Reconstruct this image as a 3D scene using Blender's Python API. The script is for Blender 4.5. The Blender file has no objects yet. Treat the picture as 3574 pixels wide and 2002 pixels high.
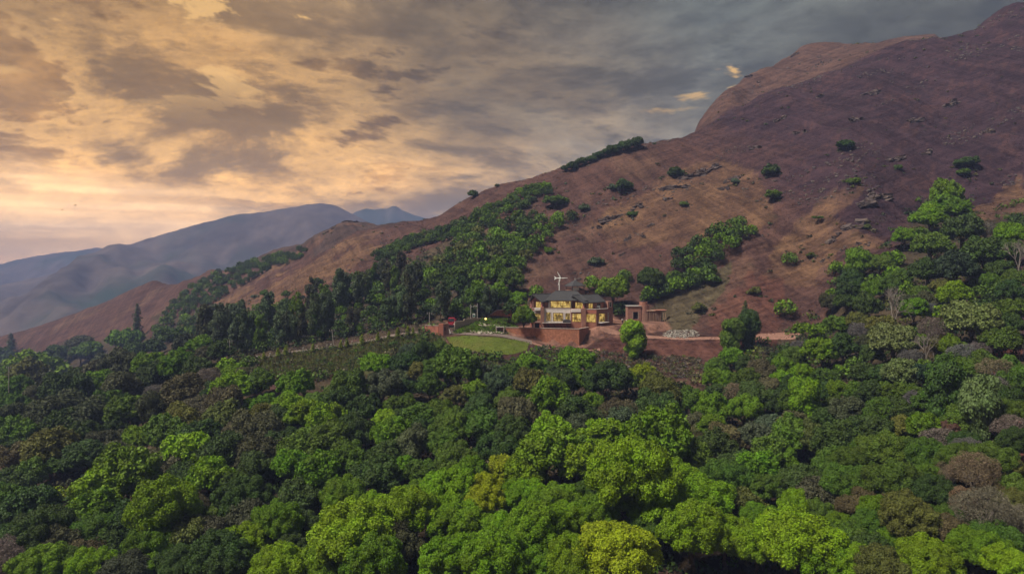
import bpy, bmesh, math, random
import numpy as np
from mathutils import Vector, Matrix

# ------------------------------------------------------------------ camera, sky, sun, exposure
SC = bpy.context.scene
COL = SC.collection
F = 1024 * 24.0 / 36.0          # focal length in pixels of the 1024 px wide picture
HZ = 262.0                      # row of the horizon
random.seed(4)
RNG = np.random.default_rng(11)

cam_d = bpy.data.cameras.new('camera')
cam_d.lens = 24.0
cam_d.sensor_width = 36.0
cam_d.shift_y = (HZ - 286.5) / 1024.0
cam_d.clip_start = 0.5
cam_d.clip_end = 30000
cam = bpy.data.objects.new('camera', cam_d)
cam.rotation_euler = (math.radians(90), 0, 0)
COL.objects.link(cam)
SC.camera = cam

SUN_EL, SUN_AZ = 57.0, -115.0     # degrees; azimuth from +Y (view direction), negative = left
SUN_STRENGTH, SUN_ANGLE = 1.5, 14.0
EXPOSURE = 2.05
SKY_GAIN = 0.262

SC.view_settings.view_transform = 'Standard'
SC.view_settings.look = 'None'
SC.view_settings.gamma = 1.0
SC.view_settings.use_curve_mapping = False
SC.view_settings.exposure = EXPOSURE
SC.cycles.max_bounces = 4
SC.cycles.diffuse_bounces = 2
SC.cycles.glossy_bounces = 1
SC.cycles.transmission_bounces = 2
SC.cycles.volume_bounces = 0
SC.cycles.caustics_reflective = False
SC.cycles.caustics_refractive = False

class NT:
    """tiny node-tree writer"""
    def __init__(self, tree):
        self.t = tree
        self.t.nodes.clear()
    def n(self, kind, **kw):
        nd = self.t.nodes.new(kind)
        for k, v in kw.items():
            setattr(nd, k, v)
        return nd
    def put(self, sock, v):
        if isinstance(v, bpy.types.NodeSocket):
            self.t.links.new(v, sock)
        elif v is not None:
            if hasattr(sock, 'default_value') and not isinstance(v, (int, float)):
                v = tuple(v)
                if len(sock.default_value) == 4 and len(v) == 3:
                    v = v + (1.0,)
            sock.default_value = v
    def m(self, op, a, b=None, c=None, clamp=False):
        nd = self.n('ShaderNodeMath', operation=op, use_clamp=clamp)
        for i, v in enumerate((a, b, c)):
            if v is not None:
                self.put(nd.inputs[i], v)
        return nd.outputs[0]
    def mix(self, f, a, b, blend='MIX'):
        nd = self.n('ShaderNodeMix', data_type='RGBA', blend_type=blend)
        self.put(nd.inputs[0], f); self.put(nd.inputs[6], a); self.put(nd.inputs[7], b)
        return nd.outputs[2]
    def vec(self, x, y, z=0.0):
        nd = self.n('ShaderNodeCombineXYZ')
        for i, v in enumerate((x, y, z)):
            self.put(nd.inputs[i], v)
        return nd.outputs[0]
    def noise(self, vec, scale, detail=4, rough=0.5, dist=0.0):
        nd = self.n('ShaderNodeTexNoise')
        self.put(nd.inputs['Vector'], vec)
        nd.inputs['Scale'].default_value = scale
        nd.inputs['Detail'].default_value = detail
        nd.inputs['Roughness'].default_value = rough
        nd.inputs['Distortion'].default_value = dist
        return nd.outputs['Fac']
    def sst(self, v, a, b, lo=0.0, hi=1.0):
        nd = self.n('ShaderNodeMapRange', interpolation_type='SMOOTHSTEP')
        self.put(nd.inputs[0], v)
        for i, x in enumerate((a, b, lo, hi)):
            self.put(nd.inputs[i + 1], x)
        return nd.outputs[0]

world = bpy.data.worlds.new('World')
SC.world = world
world.use_nodes = True
world.cycles.sampling_method = 'MANUAL'
world.cycles.sample_map_resolution = 256
W = NT(world.node_tree)
tc = W.n('ShaderNodeTexCoord')
sep = W.n('ShaderNodeSeparateXYZ')
W.put(sep.inputs[0], tc.outputs['Generated'])
dx, dy, dz = sep.outputs
el = W.m('MAXIMUM', dz, 0.0)
az = W.m('ARCTAN2', dx, dy)
den = W.m('ADD', el, 0.11)
u = W.m('DIVIDE', dx, den)
v = W.m('DIVIDE', dy, den)
# high layer: long soft bands running away from the viewer
wob = W.noise(W.vec(W.m('MULTIPLY', u, 0.8), W.m('MULTIPLY', v, 0.55), 3.0), 1.0, 2, 0.5)
wo_ = W.m('MULTIPLY', W.m('SUBTRACT', wob, 0.5), 1.1)
uu = W.m('ADD', W.m('ADD', u, W.m('MULTIPLY', v, 0.42)), wo_)
high = W.noise(W.vec(W.m('MULTIPLY', uu, 0.85), W.m('MULTIPLY', v, 0.42), 1.7), 1.0, 9, 0.64, 0.15)
# low layer: flat-bottomed banks with torn edges, drawn out sideways
low_n = W.noise(W.vec(W.m('MULTIPLY', W.m('ADD', az, W.m('MULTIPLY', el, 0.6)), 2.9), W.m('MULTIPLY', W.m('POWER', W.m('ADD', el, 0.03), 0.75), 7.0), 6.6), 1.0, 9, 0.66, 0.25)
low_n = W.m('ADD', low_n, W.m('MULTIPLY', W.m('MULTIPLY', W.sst(el, 0.055, 0.10), W.sst(el, 0.20, 0.13)), 0.055))
# how much of the set sun's light reaches the clouds: strongest low at the left
ga_ = W.m('DIVIDE', W.m('ADD', az, 0.45), 0.66)
ge_ = W.m('DIVIDE', W.m('SUBTRACT', el, 0.12), 0.42)
gd = W.m('SQRT', W.m('ADD', W.m('MULTIPLY', ga_, ga_), W.m('MULTIPLY', ge_, ge_)))
warm = W.sst(W.m('ADD', gd, W.m('MULTIPLY', W.m('SUBTRACT', wob, 0.5), 0.7)), 1.25, 0.15)
hs_ = W.sst(high, 0.36, 0.60)
c_hi_light = W.mix(warm, (0.262, 0.290, 0.295), (0.740, 0.430, 0.150))
c_hi_dark = W.mix(warm, (0.122, 0.134, 0.142), (0.290, 0.180, 0.082))
cloud = W.mix(hs_, c_hi_light, c_hi_dark)
sky = W.n('ShaderNodeTexSky', sky_type='NISHITA', sun_disc=False)
sky.sun_elevation = math.radians(SUN_EL)
sky.sun_rotation = math.radians(SUN_AZ)
sky.altitude = 900.0
sky.dust_density = 3.0
nish = W.mix(1.0, sky.outputs[0], (0.030, 0.030, 0.030), 'MULTIPLY')
clear = W.mix(0.7, nish, W.mix(warm, (0.40, 0.44, 0.44), (0.95, 0.66, 0.34)))
cloud = W.mix(W.m('MULTIPLY', W.sst(high, 0.40, 0.30), 0.55), cloud, clear)
# low banks: bright torn rim, then the grey-brown body
reach = W.sst(el, 0.50, 0.20)
rim = W.m('MULTIPLY', W.m('MULTIPLY', W.sst(low_n, 0.44, 0.50), reach), W.m('ADD', 0.14, W.m('MULTIPLY', warm, 0.42)))
cloud = W.mix(rim, cloud, W.mix(warm, (0.40, 0.38, 0.33), (1.05, 0.68, 0.29)))
bank = W.m('MULTIPLY', W.sst(low_n, 0.49, 0.60), reach)
c_bank = W.mix(warm, (0.165, 0.178, 0.186), (0.310, 0.200, 0.098))
c_bank2 = W.mix(warm, (0.088, 0.097, 0.104), (0.170, 0.118, 0.070))
tex = W.noise(W.vec(W.m('MULTIPLY', az, 11.0), W.m('MULTIPLY', el, 26.0), 9.0), 1.0, 7, 0.68, 0.2)
c_bank = W.mix(W.sst(W.m('ADD', W.m('MULTIPLY', low_n, 0.7), W.m('MULTIPLY', tex, 0.5)), 0.58, 0.72), c_bank, c_bank2)
cloud = W.mix(W.m('MULTIPLY', bank, 0.80), cloud, c_bank)
# the bright break above the horizon where the sun has gone down
brk = W.sst(W.m('ADD', el, W.m('MULTIPLY', W.m('SUBTRACT', low_n, 0.5), 0.14)), 0.125, 0.085)
side = W.sst(W.m('ADD', az, W.m('MULTIPLY', el, 1.5)), -0.16, -0.40)
glow = W.m('MULTIPLY', brk, side)
streak = W.noise(W.vec(W.m('MULTIPLY', az, 1.6), W.m('MULTIPLY', el, 55.0), 0.0), 1.0, 3, 0.55)
glow_c = W.mix(W.sst(streak, 0.35, 0.70), (0.92, 0.60, 0.30), (1.12, 0.77, 0.43))
glow_c = W.mix(W.sst(el, 0.03, 0.0), glow_c, (0.85, 0.55, 0.32))
cloud = W.mix(glow, cloud, glow_c)
# the sky brightens towards the horizon under which the sun has set
hb = W.m('ADD', 1.0, W.m('MULTIPLY', W.m('MULTIPLY', W.sst(el, 0.30, 0.0), warm), 0.90))
cloud = W.mix(1.0, cloud, W.vec(hb, W.m('MULTIPLY', hb, 0.97), W.m('MULTIPLY', hb, 0.90)), 'MULTIPLY')
cloud = W.mix(1.0, cloud, W.mix(W.sst(tex, 0.30, 0.70), (0.78, 0.78, 0.80), (1.20, 1.19, 1.16)), 'MULTIPLY')
# small sun-caught cloudlets high up
puff = W.noise(W.vec(W.m('MULTIPLY', az, 6.0), W.m('MULTIPLY', el, 15.0), 12.4), 1.0, 5, 0.62, 0.3)
pm = W.m('MULTIPLY', W.sst(puff, 0.605, 0.66), W.sst(el, 0.17, 0.26))
cloud = W.mix(W.m('MULTIPLY', pm, 0.8), cloud, (0.95, 0.62, 0.26))
# below the horizon: the dull colour of the hazy plain
cloud = W.mix(W.sst(dz, -0.005, -0.06), cloud, (0.20, 0.18, 0.18))
gm_ = W.n('ShaderNodeGamma'); W.put(gm_.inputs[0], cloud); gm_.inputs[1].default_value = 1.22
cloud = gm_.outputs[0]
bg = W.n('ShaderNodeBackground')
W.put(bg.inputs[0], cloud)
bg.inputs[1].default_value = SKY_GAIN
wo = W.n('ShaderNodeOutputWorld')
W.t.links.new(bg.outputs[0], wo.inputs[0])

sun_d = bpy.data.lights.new('sun', 'SUN')
sun_d.energy = SUN_STRENGTH
sun_d.angle = math.radians(SUN_ANGLE)
sun_d.color = (1.0, 0.93, 0.80)
sun = bpy.data.objects.new('sun', sun_d)
COL.objects.link(sun)
_a, _e = math.radians(SUN_AZ), math.radians(SUN_EL)
_to = Vector((math.sin(_a) * math.cos(_e), math.cos(_a) * math.cos(_e), math.sin(_e)))
sun.rotation_euler = (-_to).to_track_quat('-Z', 'Y').to_euler()

# ------------------------------------------------------------------ helpers
def at(px, py, Y):
    """point of the place seen at pixel (px, py) of the 1024x573 picture at depth Y"""
    return Vector(((px - 512.0) / F * Y, Y, (HZ - py) / F * Y))

def tag(o, label=None, cat=None, group=None, kind=None):
    if label: o['label'] = label
    if cat: o['category'] = cat
    if group: o['group'] = group
    if kind: o['kind'] = kind
    return o

def empty(name, loc, label=None, cat=None, group=None):
    o = bpy.data.objects.new(name, None)
    o.empty_display_size = 0.5
    o.location = loc
    COL.objects.link(o)
    return tag(o, label, cat, group)

def link_mesh(name, me, mat=None, parent=None):
    o = bpy.data.objects.new(name, me)
    if mat is not None and len(me.materials) == 0:
        me.materials.append(mat)
    COL.objects.link(o)
    if parent is not None:
        o.parent = parent
    return o

def np_mesh(name, verts, quads=None, tris=None, tint=None, col=None, smooth=False):
    """numpy arrays -> mesh; tint: one value per face, col: rgb per vertex"""
    me = bpy.data.meshes.new(name)
    nq = 0 if quads is None else len(quads)
    nt = 0 if tris is None else len(tris)
    me.vertices.add(len(verts))
    me.vertices.foreach_set('co', np.asarray(verts, np.float32).ravel())
    loops = []
    if nq: loops.append(np.asarray(quads, np.int32).ravel())
    if nt: loops.append(np.asarray(tris, np.int32).ravel())
    lv = np.concatenate(loops)
    me.loops.add(len(lv))
    me.loops.foreach_set('vertex_index', lv)
    me.polygons.add(nq + nt)
    tot = np.concatenate([np.full(nq, 4, np.int32), np.full(nt, 3, np.int32)])
    start = np.concatenate([[0], np.cumsum(tot)[:-1]]).astype(np.int32)
    me.polygons.foreach_set('loop_start', start)
    if smooth:
        me.polygons.foreach_set('use_smooth', np.ones(nq + nt, bool))
    me.update(calc_edges=True)
    me.validate()
    if tint is not None:
        a = me.attributes.new('tint', 'FLOAT', 'FACE')
        a.data.foreach_set('value', np.asarray(tint, np.float32))
    if col is not None:
        a = me.attributes.new('ground_colour', 'FLOAT_COLOR', 'POINT')
        c = np.ones((len(verts), 4), np.float32); c[:, :3] = col
        a.data.foreach_set('color', c.ravel())
    return me

class MB:
    """collects simple solids in world coordinates; build() links them as one mesh"""
    def __init__(self):
        self.v, self.f = [], []
    def add(self, vs, fs):
        b = len(self.v)
        self.v += [tuple(x) for x in vs]
        self.f += [tuple(i + b for i in f) for f in fs]
        return self
    def hexa(self, p):
        """p: 8 corners, bottom ring of four then top ring of four"""
        return self.add(p, [(3, 2, 1, 0), (4, 5, 6, 7), (0, 1, 5, 4), (1, 2, 6, 5), (2, 3, 7, 6), (3, 0, 4, 7)])
    def box(self, x0, x1, y0, y1, z0, z1, M=None):
        p = [Vector(q) for q in ((x0, y0, z0), (x1, y0, z0), (x1, y1, z0), (x0, y1, z0), (x0, y0, z1), (x1, y0, z1), (x1, y1, z1), (x0, y1, z1))]
        if M is not None:
            p = [M @ q for q in p]
        return self.hexa(p)
    def tube(self, p0, p1, r0, r1=None, n=8):
        p0, p1 = Vector(p0), Vector(p1)
        r1 = r0 if r1 is None else r1
        d = (p1 - p0).normalized()
        a = d.orthogonal().normalized(); b = d.cross(a)
        vs = []
        for p, r in ((p0, r0), (p1, r1)):
            for k in range(n):
                t = 2 * math.pi * k / n
                vs.append(p + (a * math.cos(t) + b * math.sin(t)) * r)
        fs = [(k, (k + 1) % n, n + (k + 1) % n, n + k) for k in range(n)]
        fs += [tuple(reversed(range(n))), tuple(range(n, 2 * n))]
        return self.add(vs, fs)
    def path(self, pts, rs, n=6):
        for i in range(len(pts) - 1):
            self.tube(pts[i], pts[i + 1], rs[i], rs[i + 1], n)
        return self
    def build(self, name, mat, parent=None, bevel=0.0, smooth=False):
        off = Vector((0, 0, 0)) if parent is None else world_loc(parent)
        me = bpy.data.meshes.new(name)
        me.from_pydata([tuple(Vector(q) - off) for q in self.v], [], self.f)
        if bevel:
            bm = bmesh.new(); bm.from_mesh(me)
            bmesh.ops.bevel(bm, geom=bm.edges[:], offset=bevel, segments=1, affect='EDGES')
            bm.to_mesh(me); bm.free()
        if smooth:
            me.polygons.foreach_set('use_smooth', [True] * len(me.polygons))
        me.update()
        return link_mesh(name, me, mat, parent)

def world_loc(o):
    v = Vector(o.location)
    while o.parent is not None:
        o = o.parent
        v = v + Vector(o.location)
    return v

# value noise -----------------------------------------------------
def _hash(ix, iy, seed):
    h = (ix.astype(np.int64) * 374761393 + iy.astype(np.int64) * 668265263 + seed * 974711) & 0x7fffffff
    h = ((h ^ (h >> 13)) * 1274126177) & 0x7fffffff
    return ((h ^ (h >> 16)) & 0xffff) / 65535.0

def vnoise(x, y, seed=0):
    ix, iy = np.floor(x), np.floor(y)
    fx, fy = x - ix, y - iy
    fx = fx * fx * fx * (fx * (fx * 6 - 15) + 10); fy = fy * fy * fy * (fy * (fy * 6 - 15) + 10)
    a = _hash(ix, iy, seed); b = _hash(ix + 1, iy, seed); c = _hash(ix, iy + 1, seed); d = _hash(ix + 1, iy + 1, seed)
    return (a * (1 - fx) + b * fx) * (1 - fy) + (c * (1 - fx) + d * fx) * fy

def fbm(x, y, octs=5, seed=0, gain=0.5):
    t, a, s = 0.0, 1.0, 0.0
    for k in range(octs):
        t = t + a * (vnoise(x * 2 ** k + 17.3 * k, y * 2 ** k - 9.1 * k, seed + k) - 0.5)
        s += a; a *= gain
    return t / s * 2.0          # about -1..1

def sstep(x, a, b):
    t = np.clip((x - a) / (b - a), 0, 1)
    return t * t * (3 - 2 * t)

def in_poly(x, y, poly):
    x = np.asarray(x, float); y = np.asarray(y, float)
    r = np.zeros(np.broadcast(x, y).shape, bool)
    n = len(poly)
    for i in range(n):
        x0, y0 = poly[i]; x1, y1 = poly[(i + 1) % n]
        if y0 == y1: continue
        c = ((y0 > y) != (y1 > y)) & (x < (x1 - x0) * (y - y0) / (y1 - y0) + x0)
        r ^= c
    return r

# materials -------------------------------------------------------
def principled(name, colour, rough=0.85, spec=0.25, vary=0.15, scale=1.5, bump=0.0, bscale=8.0, metal=0.0, stretch=None, second=None):
    m = bpy.data.materials.new(name)
    m.use_nodes = True
    T = NT(m.node_tree)
    tc = T.n('ShaderNodeTexCoord')
    g = T.n('ShaderNodeNewGeometry')
    vec = g.outputs['Position']
    if stretch:
        mp = T.n('ShaderNodeMapping'); T.put(mp.inputs[0], vec); mp.inputs['Scale'].default_value = stretch
        vec = mp.outputs[0]
    n1 = T.noise(vec, scale, 5, 0.6)
    n2 = T.noise(vec, scale * 6.7, 4, 0.6)
    k = T.m('ADD', T.m('MULTIPLY', n1, 0.65), T.m('MULTIPLY', n2, 0.35))
    lo = tuple(c * (1 - vary) for c in colour); hi = tuple(min(1, c * (1 + vary)) for c in colour)
    c = T.mix(T.sst(k, 0.3, 0.7), lo, hi)
    if second:
        c = T.mix(T.sst(T.noise(vec, scale * 0.45, 4, 0.6), 0.48, 0.68), c, second)
    p = T.n('ShaderNodeBsdfPrincipled')
    T.put(p.inputs['Base Color'], c)
    p.inputs['Roughness'].default_value = rough
    p.inputs['Specular IOR Level'].default_value = spec
    p.inputs['Metallic'].default_value = metal
    if bump:
        b = T.n('ShaderNodeBump'); b.inputs['Strength'].default_value = 0.7; b.inputs['Distance'].default_value = bump
        T.put(b.inputs['Height'], T.noise(vec, bscale, 4, 0.6))
        T.t.links.new(b.outputs[0], p.inputs['Normal'])
    o = T.n('ShaderNodeOutputMaterial')
    T.t.links.new(p.outputs[0], o.inputs[0])
    return m

def leaf_material(name, use_vertex=False, trans=0.12):
    m = bpy.data.materials.new(name)
    m.use_nodes = True
    T = NT(m.node_tree)
    tint = T.n('ShaderNodeAttribute', attribute_name='tint')
    if use_vertex:
        base = T.n('ShaderNodeAttribute', attribute_name='ground_colour').outputs['Color']
    else:
        base = T.n('ShaderNodeObjectInfo').outputs['Color']
    g = T.n('ShaderNodeNewGeometry')
    n = T.noise(g.outputs['Position'], 0.33, 4, 0.65)
    hs = T.n('ShaderNodeHueSaturation')
    T.put(hs.inputs['Hue'], T.m('ADD', 0.462, T.m('MULTIPLY', n, 0.055)))
    T.put(hs.inputs['Value'], T.m('MULTIPLY', tint.outputs['Fac'], T.m('ADD', 0.50, T.m('MULTIPLY', n, 1.0))))
    T.put(hs.inputs['Color'], base)
    p = T.n('ShaderNodeBsdfPrincipled')
    T.put(p.inputs['Base Color'], hs.outputs[0])
    p.inputs['Roughness'].default_value = 0.62
    p.inputs['Specular IOR Level'].default_value = 0.18
    tr = T.n('ShaderNodeBsdfTranslucent')
    T.put(tr.inputs[0], hs.outputs[0])
    mx = T.n('ShaderNodeMixShader'); mx.inputs[0].default_value = trans
    T.t.links.new(p.outputs[0], mx.inputs[1]); T.t.links.new(tr.outputs[0], mx.inputs[2])
    o = T.n('ShaderNodeOutputMaterial')
    T.t.links.new(mx.outputs[0], o.inputs[0])
    return m

LEAF = leaf_material('foliage')
LEAFV = leaf_material('ground_cover', True, 0.1)
BARK = principled('bark', (0.10, 0.075, 0.055), 0.9, 0.1, 0.3, 2.0)
PALE_BARK = principled('pale_bark', (0.20, 0.17, 0.15), 0.9, 0.1, 0.25, 2.0)
ROCK = principled('rock', (0.080, 0.060, 0.058), 0.9, 0.15, 0.35, 0.8, 0.15, 2.0, second=(0.12, 0.088, 0.075))

# ------------------------------------------------------------------ terrain
# ground profiles: column px -> [(depth, height)]; ('p', row) gives the height from the picture row
def H(Y, py): return (HZ - py) / F * Y
KEYS = {
 -700: [(15,-52),(75,-52),(220,-70),(350,-110),(500,-150),(680,-165),(900,-200),(1300,-230)],
 -250: [(15,-48),(75,-49),(180,-52),(260,-60),(340,-88),(500,-125),(680,-125),(850,-160),(1300,-225)],
 0:    [(15,-44),(75,-46),(150,-47),(260,-48),(330,-70),(420,-95),(520,-92),(660,H(660,334)),(760,-95),(1000,-160),(1300,-220)],
 91:   [(15,-43),(75,-45),(150,-44),(250,-42),(310,-56),(400,-70),(520,-58),(640,H(640,304)),(740,-75),(1000,-150),(1300,-215)],
 159:  [(15,-43),(75,-45),(150,-41),(200,-37),(250,-36),(310,-43),(400,-46),(500,-34),(620,H(620,280)),(720,-55),(1000,-140),(1300,-210)],
 223:  [(15,-42),(75,-44),(130,-40),(160,-36),(190,-29.5),(230,-29),(300,-32),(400,-26),(500,-13),(580,H(580,266)),(680,-40),(1000,-130),(1300,-205)],
 278:  [(15,-42),(75,-43),(130,-38),(165,-31),(190,-25.5),(240,-26),(300,-21),(400,-8),(470,2),(540,H(540,250)),(640,-30),(1000,-120),(1300,-200)],
 354:  [(15,-41),(75,-42),(120,-38),(160,-30),(190,-22.6),(240,-19),(300,-6),(400,16),(480,H(480,217)),(580,-10),(1000,-110),(1300,-190)],
 417:  [(15,-41),(75,-42),(120,-37),(160,-29),(180,-22.5),(190,-19.6),(240,-14),(300,2),(360,18),(420,H(420,211)),(520,0),(1000,-100),(1300,-180)],
 485:  [(15,-40),(75,-41),(120,-36),(165,-29),(178,-24.6),(187,-20.3),(191,-19.9),(204,-16.4),(230,-12),(300,14),(380,H(380,187)),(480,15),(1000,-80),(1300,-160)],
 564:  [(15,-40),(75,-41),(120,-35),(165,-29.5),(180,-26.0),(189,-23.4),(193,-22.6),(197,-19.6),(216,-19.0),(230,-13),(300,21),(350,H(350,163)),(450,30),(1000,-60),(1300,-140)],
 608:  [(15,-40),(75,-41),(120,-35),(165,-29.5),(180,-26.2),(188,-24.0),(192,-22.0),(198,-19.2),(220,-18.2),(230,-14),(300,26),(346,H(346,149)),(450,40),(1000,-40),(1300,-120)],
 680:  [(15,-41),(75,-42),(120,-36),(160,-29),(182,-25),(192,-21.5),(205,-20),(216,-16),(300,33),(360,H(360,131)),(450,60),(1000,0),(1300,-60)],
 700:  [(15,-41),(75,-42),(120,-36),(160,-29),(182,-25),(191,-21.4),(203,-20),(216,-14),(300,36),(364,H(364,122)),(384,71),(420,78),(450,H(450,119)),(600,70),(1000,20),(1300,-40)],
 733:  [(15,-41),(75,-42),(120,-35),(160,-28),(182,-24.5),(190,-21.3),(200,-20),(300,41),(370,H(370,107)),(392,84),(430,H(430,95)),(470,H(470,87)),(600,95),(1000,60),(1300,20)],
 746:  [(15,-41),(75,-42),(120,-35),(160,-27),(182,-24),(190,-21.1),(200,-18.5),(300,43),(371,H(371,102)),(393,87),(430,100),(475,H(475,74)),(600,120),(1000,80),(1300,30)],
 788:  [(15,-41),(75,-41),(120,-34),(160,-26),(183,-23),(190,-20.9),(202,-16),(300,50),(376,H(376,85)),(396,98),(440,118),(490,H(490,57)),(620,140),(1000,100),(1300,60)],
 806:  [(15,-41),(75,-41),(120,-33),(160,-25),(185,-21.5),(191,-19.5),(202,-14),(300,52),(378,H(378,79)),(398,101),(445,122),(494,H(494,45.5)),(620,145),(1000,105),(1300,70)],
 859:  [(15,-39),(75,-39),(120,-30),(160,-20),(200,-5),(300,60),(382,H(382,60)),(402,115),(450,138),(505,H(505,41)),(640,160),(1000,120),(1300,100)],
 934:  [(15,-36),(75,-37),(120,-25),(160,-11),(200,3),(240,19),(300,64),(386,H(386,33)),(410,128),(460,150),(510,H(510,29)),(640,170),(1000,150),(1300,120)],
 960:  [(15,-35),(75,-36),(120,-23),(160,-9),(200,6),(240,22),(300,68),(388,H(388,27)),(415,128),(460,140),(520,150),(640,170),(1000,150),(1300,120)],
 1024: [(15,-33),(75,-34),(120,-20),(160,-5),(200,11),(240,27),(300,74),(392,H(392,-3)),(430,150),(520,160),(640,180),(1000,160),(1300,140)],
 1280: [(15,-26),(75,-24),(120,-6),(160,14),(240,58),(300,98),(420,172),(520,190),(1000,185),(1300,160)],
 1750: [(15,-20),(75,-10),(120,12),(160,34),(240,85),(300,120),(420,170),(520,185),(1000,185),(1300,160)],
}
kx = np.array(sorted(KEYS))
NY = 400
ys = np.exp(np.linspace(math.log(15.0), math.log(1300.0), NY))
# denser rows through the house terrace and slope
ys = np.unique(np.concatenate([ys, np.arange(168, 236, 1.0)]))
NY = len(ys)

def _smooth1(a, k):
    w = np.ones(k) / k
    pad = k // 2
    return np.convolve(np.pad(a, pad, mode='edge'), w, 'valid')

def build_profile(pts):
    Y = np.array([p[0] for p in pts], float); Z = np.array([p[1] for p in pts], float)
    return np.interp(ys, Y, Z)

prof = np.array([build_profile(KEYS[k]) for k in kx])
prof = np.array([_smooth1(p, 7) for p in prof])
xs = np.unique(np.concatenate([np.linspace(-700, -24, 60), np.arange(-24, 1050, 2.2), np.linspace(1050, 1750, 60)]))
NX = len(xs)
def pchip_cols(xk, P, x):
    """monotone cubic interpolation across columns"""
    h = np.diff(xk)[:, None]
    d = np.diff(P, axis=0) / h
    m = np.zeros_like(P)
    w1 = 2 * h[1:] + h[:-1]; w2 = h[1:] + 2 * h[:-1]
    with np.errstate(all='ignore'):
        hm = (w1 + w2) / (w1 / d[:-1] + w2 / d[1:])
    m[1:-1] = np.where(d[:-1] * d[1:] > 0, np.nan_to_num(hm), 0)
    m[0], m[-1] = d[0], d[-1]
    i = np.clip(np.searchsorted(xk, x) - 1, 0, len(xk) - 2)
    t = ((x - xk[i]) / (xk[i + 1] - xk[i]))[:, None]
    hh = (xk[i + 1] - xk[i])[:, None]
    return (P[i] * (1 + 2 * t) * (1 - t) ** 2 + m[i] * hh * t * (1 - t) ** 2 + P[i + 1] * t * t * (3 - 2 * t) + m[i + 1] * hh * t * t * (t - 1))
ZG = pchip_cols(kx.astype(float), prof, xs)          # NX x NY
SX = (xs - 512.0) / F
XX = SX[:, None] * ys[None, :]
YY = np.broadcast_to(ys[None, :], XX.shape)
hill = sstep(YY, 222, 250) * (0.35 + 0.65 * sstep(ZG, -45, -10))
near = 1 - sstep(YY, 160, 178)
# gullies run down the slope (towards the left and the camera), ledges run along it
ga = XX * 0.80 + YY * 0.30
gb = -XX * 0.55 + YY * 0.83
ZG = ZG + hill * (fbm(ga / 46, gb / 130, 3, 5) * 5.5 + fbm(ga / 19, gb / 85, 3, 7) * 3.0 + fbm(ga / 9, gb / 24, 4, 9) * 1.5)
led = fbm(XX / 26 + ZG / 40, YY / 30, 4, 21)
led2 = np.abs(fbm((XX + YY * 0.2) / 16, (ZG - 0.36 * XX) / 3.2, 3, 31))
ZG = ZG + hill * sstep(led, -0.05, 0.35) * (0.28 - led2) * 2.2
ZG = ZG + near * (fbm(XX / 22, YY / 22, 3, 3) * 1.2)
ZG = ZG + fbm(XX / 3.0, YY / 3.0, 3, 41) * (0.10 + 0.28 * hill)

# levelled ground: house terrace, yard at the right, gate and drive (all in plan)
def soft_poly(X, Y, poly, fall):
    """1 inside the plan polygon, falling to 0 over `fall` metres outside"""
    ins = in_poly(X, Y, poly)
    d = np.full(X.shape, 1e9)
    n = len(poly)
    for i in range(n):
        ax, ay = poly[i]; bx, by = poly[(i + 1) % n]
        vx, vy = bx - ax, by - ay
        t = np.clip(((X - ax) * vx + (Y - ay) * vy) / (vx * vx + vy * vy), 0, 1)
        d = np.minimum(d, np.hypot(X - ax - t * vx, Y - ay - t * vy))
    return np.where(ins, 1.0, 1 - sstep(d, 0, fall))
def plan(px, Y): return ((px - 512.0) / F * Y, Y)
WALL_A, WALL_B, WALL_C, WALL_D = plan(505.5, 193.5), plan(534, 192.5), plan(579.2, 190.0), plan(589, 197.0)
TERRACE = [(WALL_A[0], WALL_A[1] + .7), (WALL_B[0], WALL_B[1] + .7), (WALL_C[0] - .5, WALL_C[1] + .9), (WALL_D[0] - .2, WALL_D[1] + .4), (38, 198), (41, 221), (4, 222), (-1.5, 203)]
TERR_Z = -19.3
w = soft_poly(XX, YY, TERRACE, 0.5)
ZG = ZG * (1 - w) + TERR_Z * w
YARD = [plan(598, 197), plan(650, 203), plan(664, 213), plan(664, 222), plan(612, 223), plan(606, 210)]
w = soft_poly(XX, YY, YARD, 3.0)
ZG = ZG * (1 - w) + (-18.55) * w

def ground(X, Y):
    """height of the terrain at plan position"""
    X = np.asarray(X, float); Y = np.asarray(Y, float)
    px = X / np.maximum(Y, 1) * F + 512.0
    i = np.clip(np.searchsorted(xs, px) - 1, 0, NX - 2); j = np.clip(np.searchsorted(ys, Y) - 1, 0, NY - 2)
    a = np.clip((px - xs[i]) / (xs[i + 1] - xs[i]), 0, 1); b = np.clip((Y - ys[j]) / (ys[j + 1] - ys[j]), 0, 1)
    return (ZG[i, j] * (1 - a) + ZG[i + 1, j] * a) * (1 - b) + (ZG[i, j + 1] * (1 - a) + ZG[i + 1, j + 1] * a) * b

_yy = np.exp(np.linspace(math.log(40), math.log(900), 1400))
def drop(px, py, up=0.0, ymin=40.0):
    """first point along the sight line through (px, py) that is `up` metres above the ground"""
    s = (px - 512.0) / F; t = (HZ - py) / F
    yy = _yy[_yy >= ymin]
    d = t * yy - ground(s * yy, yy) - up
    k = np.nonzero(d <= 0)[0]
    if len(k) == 0:
        return None
    k = k[0]
    if k == 0:
        Y = yy[0]
    else:
        Y = yy[k - 1] + (yy[k] - yy[k - 1]) * d[k - 1] / (d[k - 1] - d[k] + 1e-9)
    return float(Y)

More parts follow.
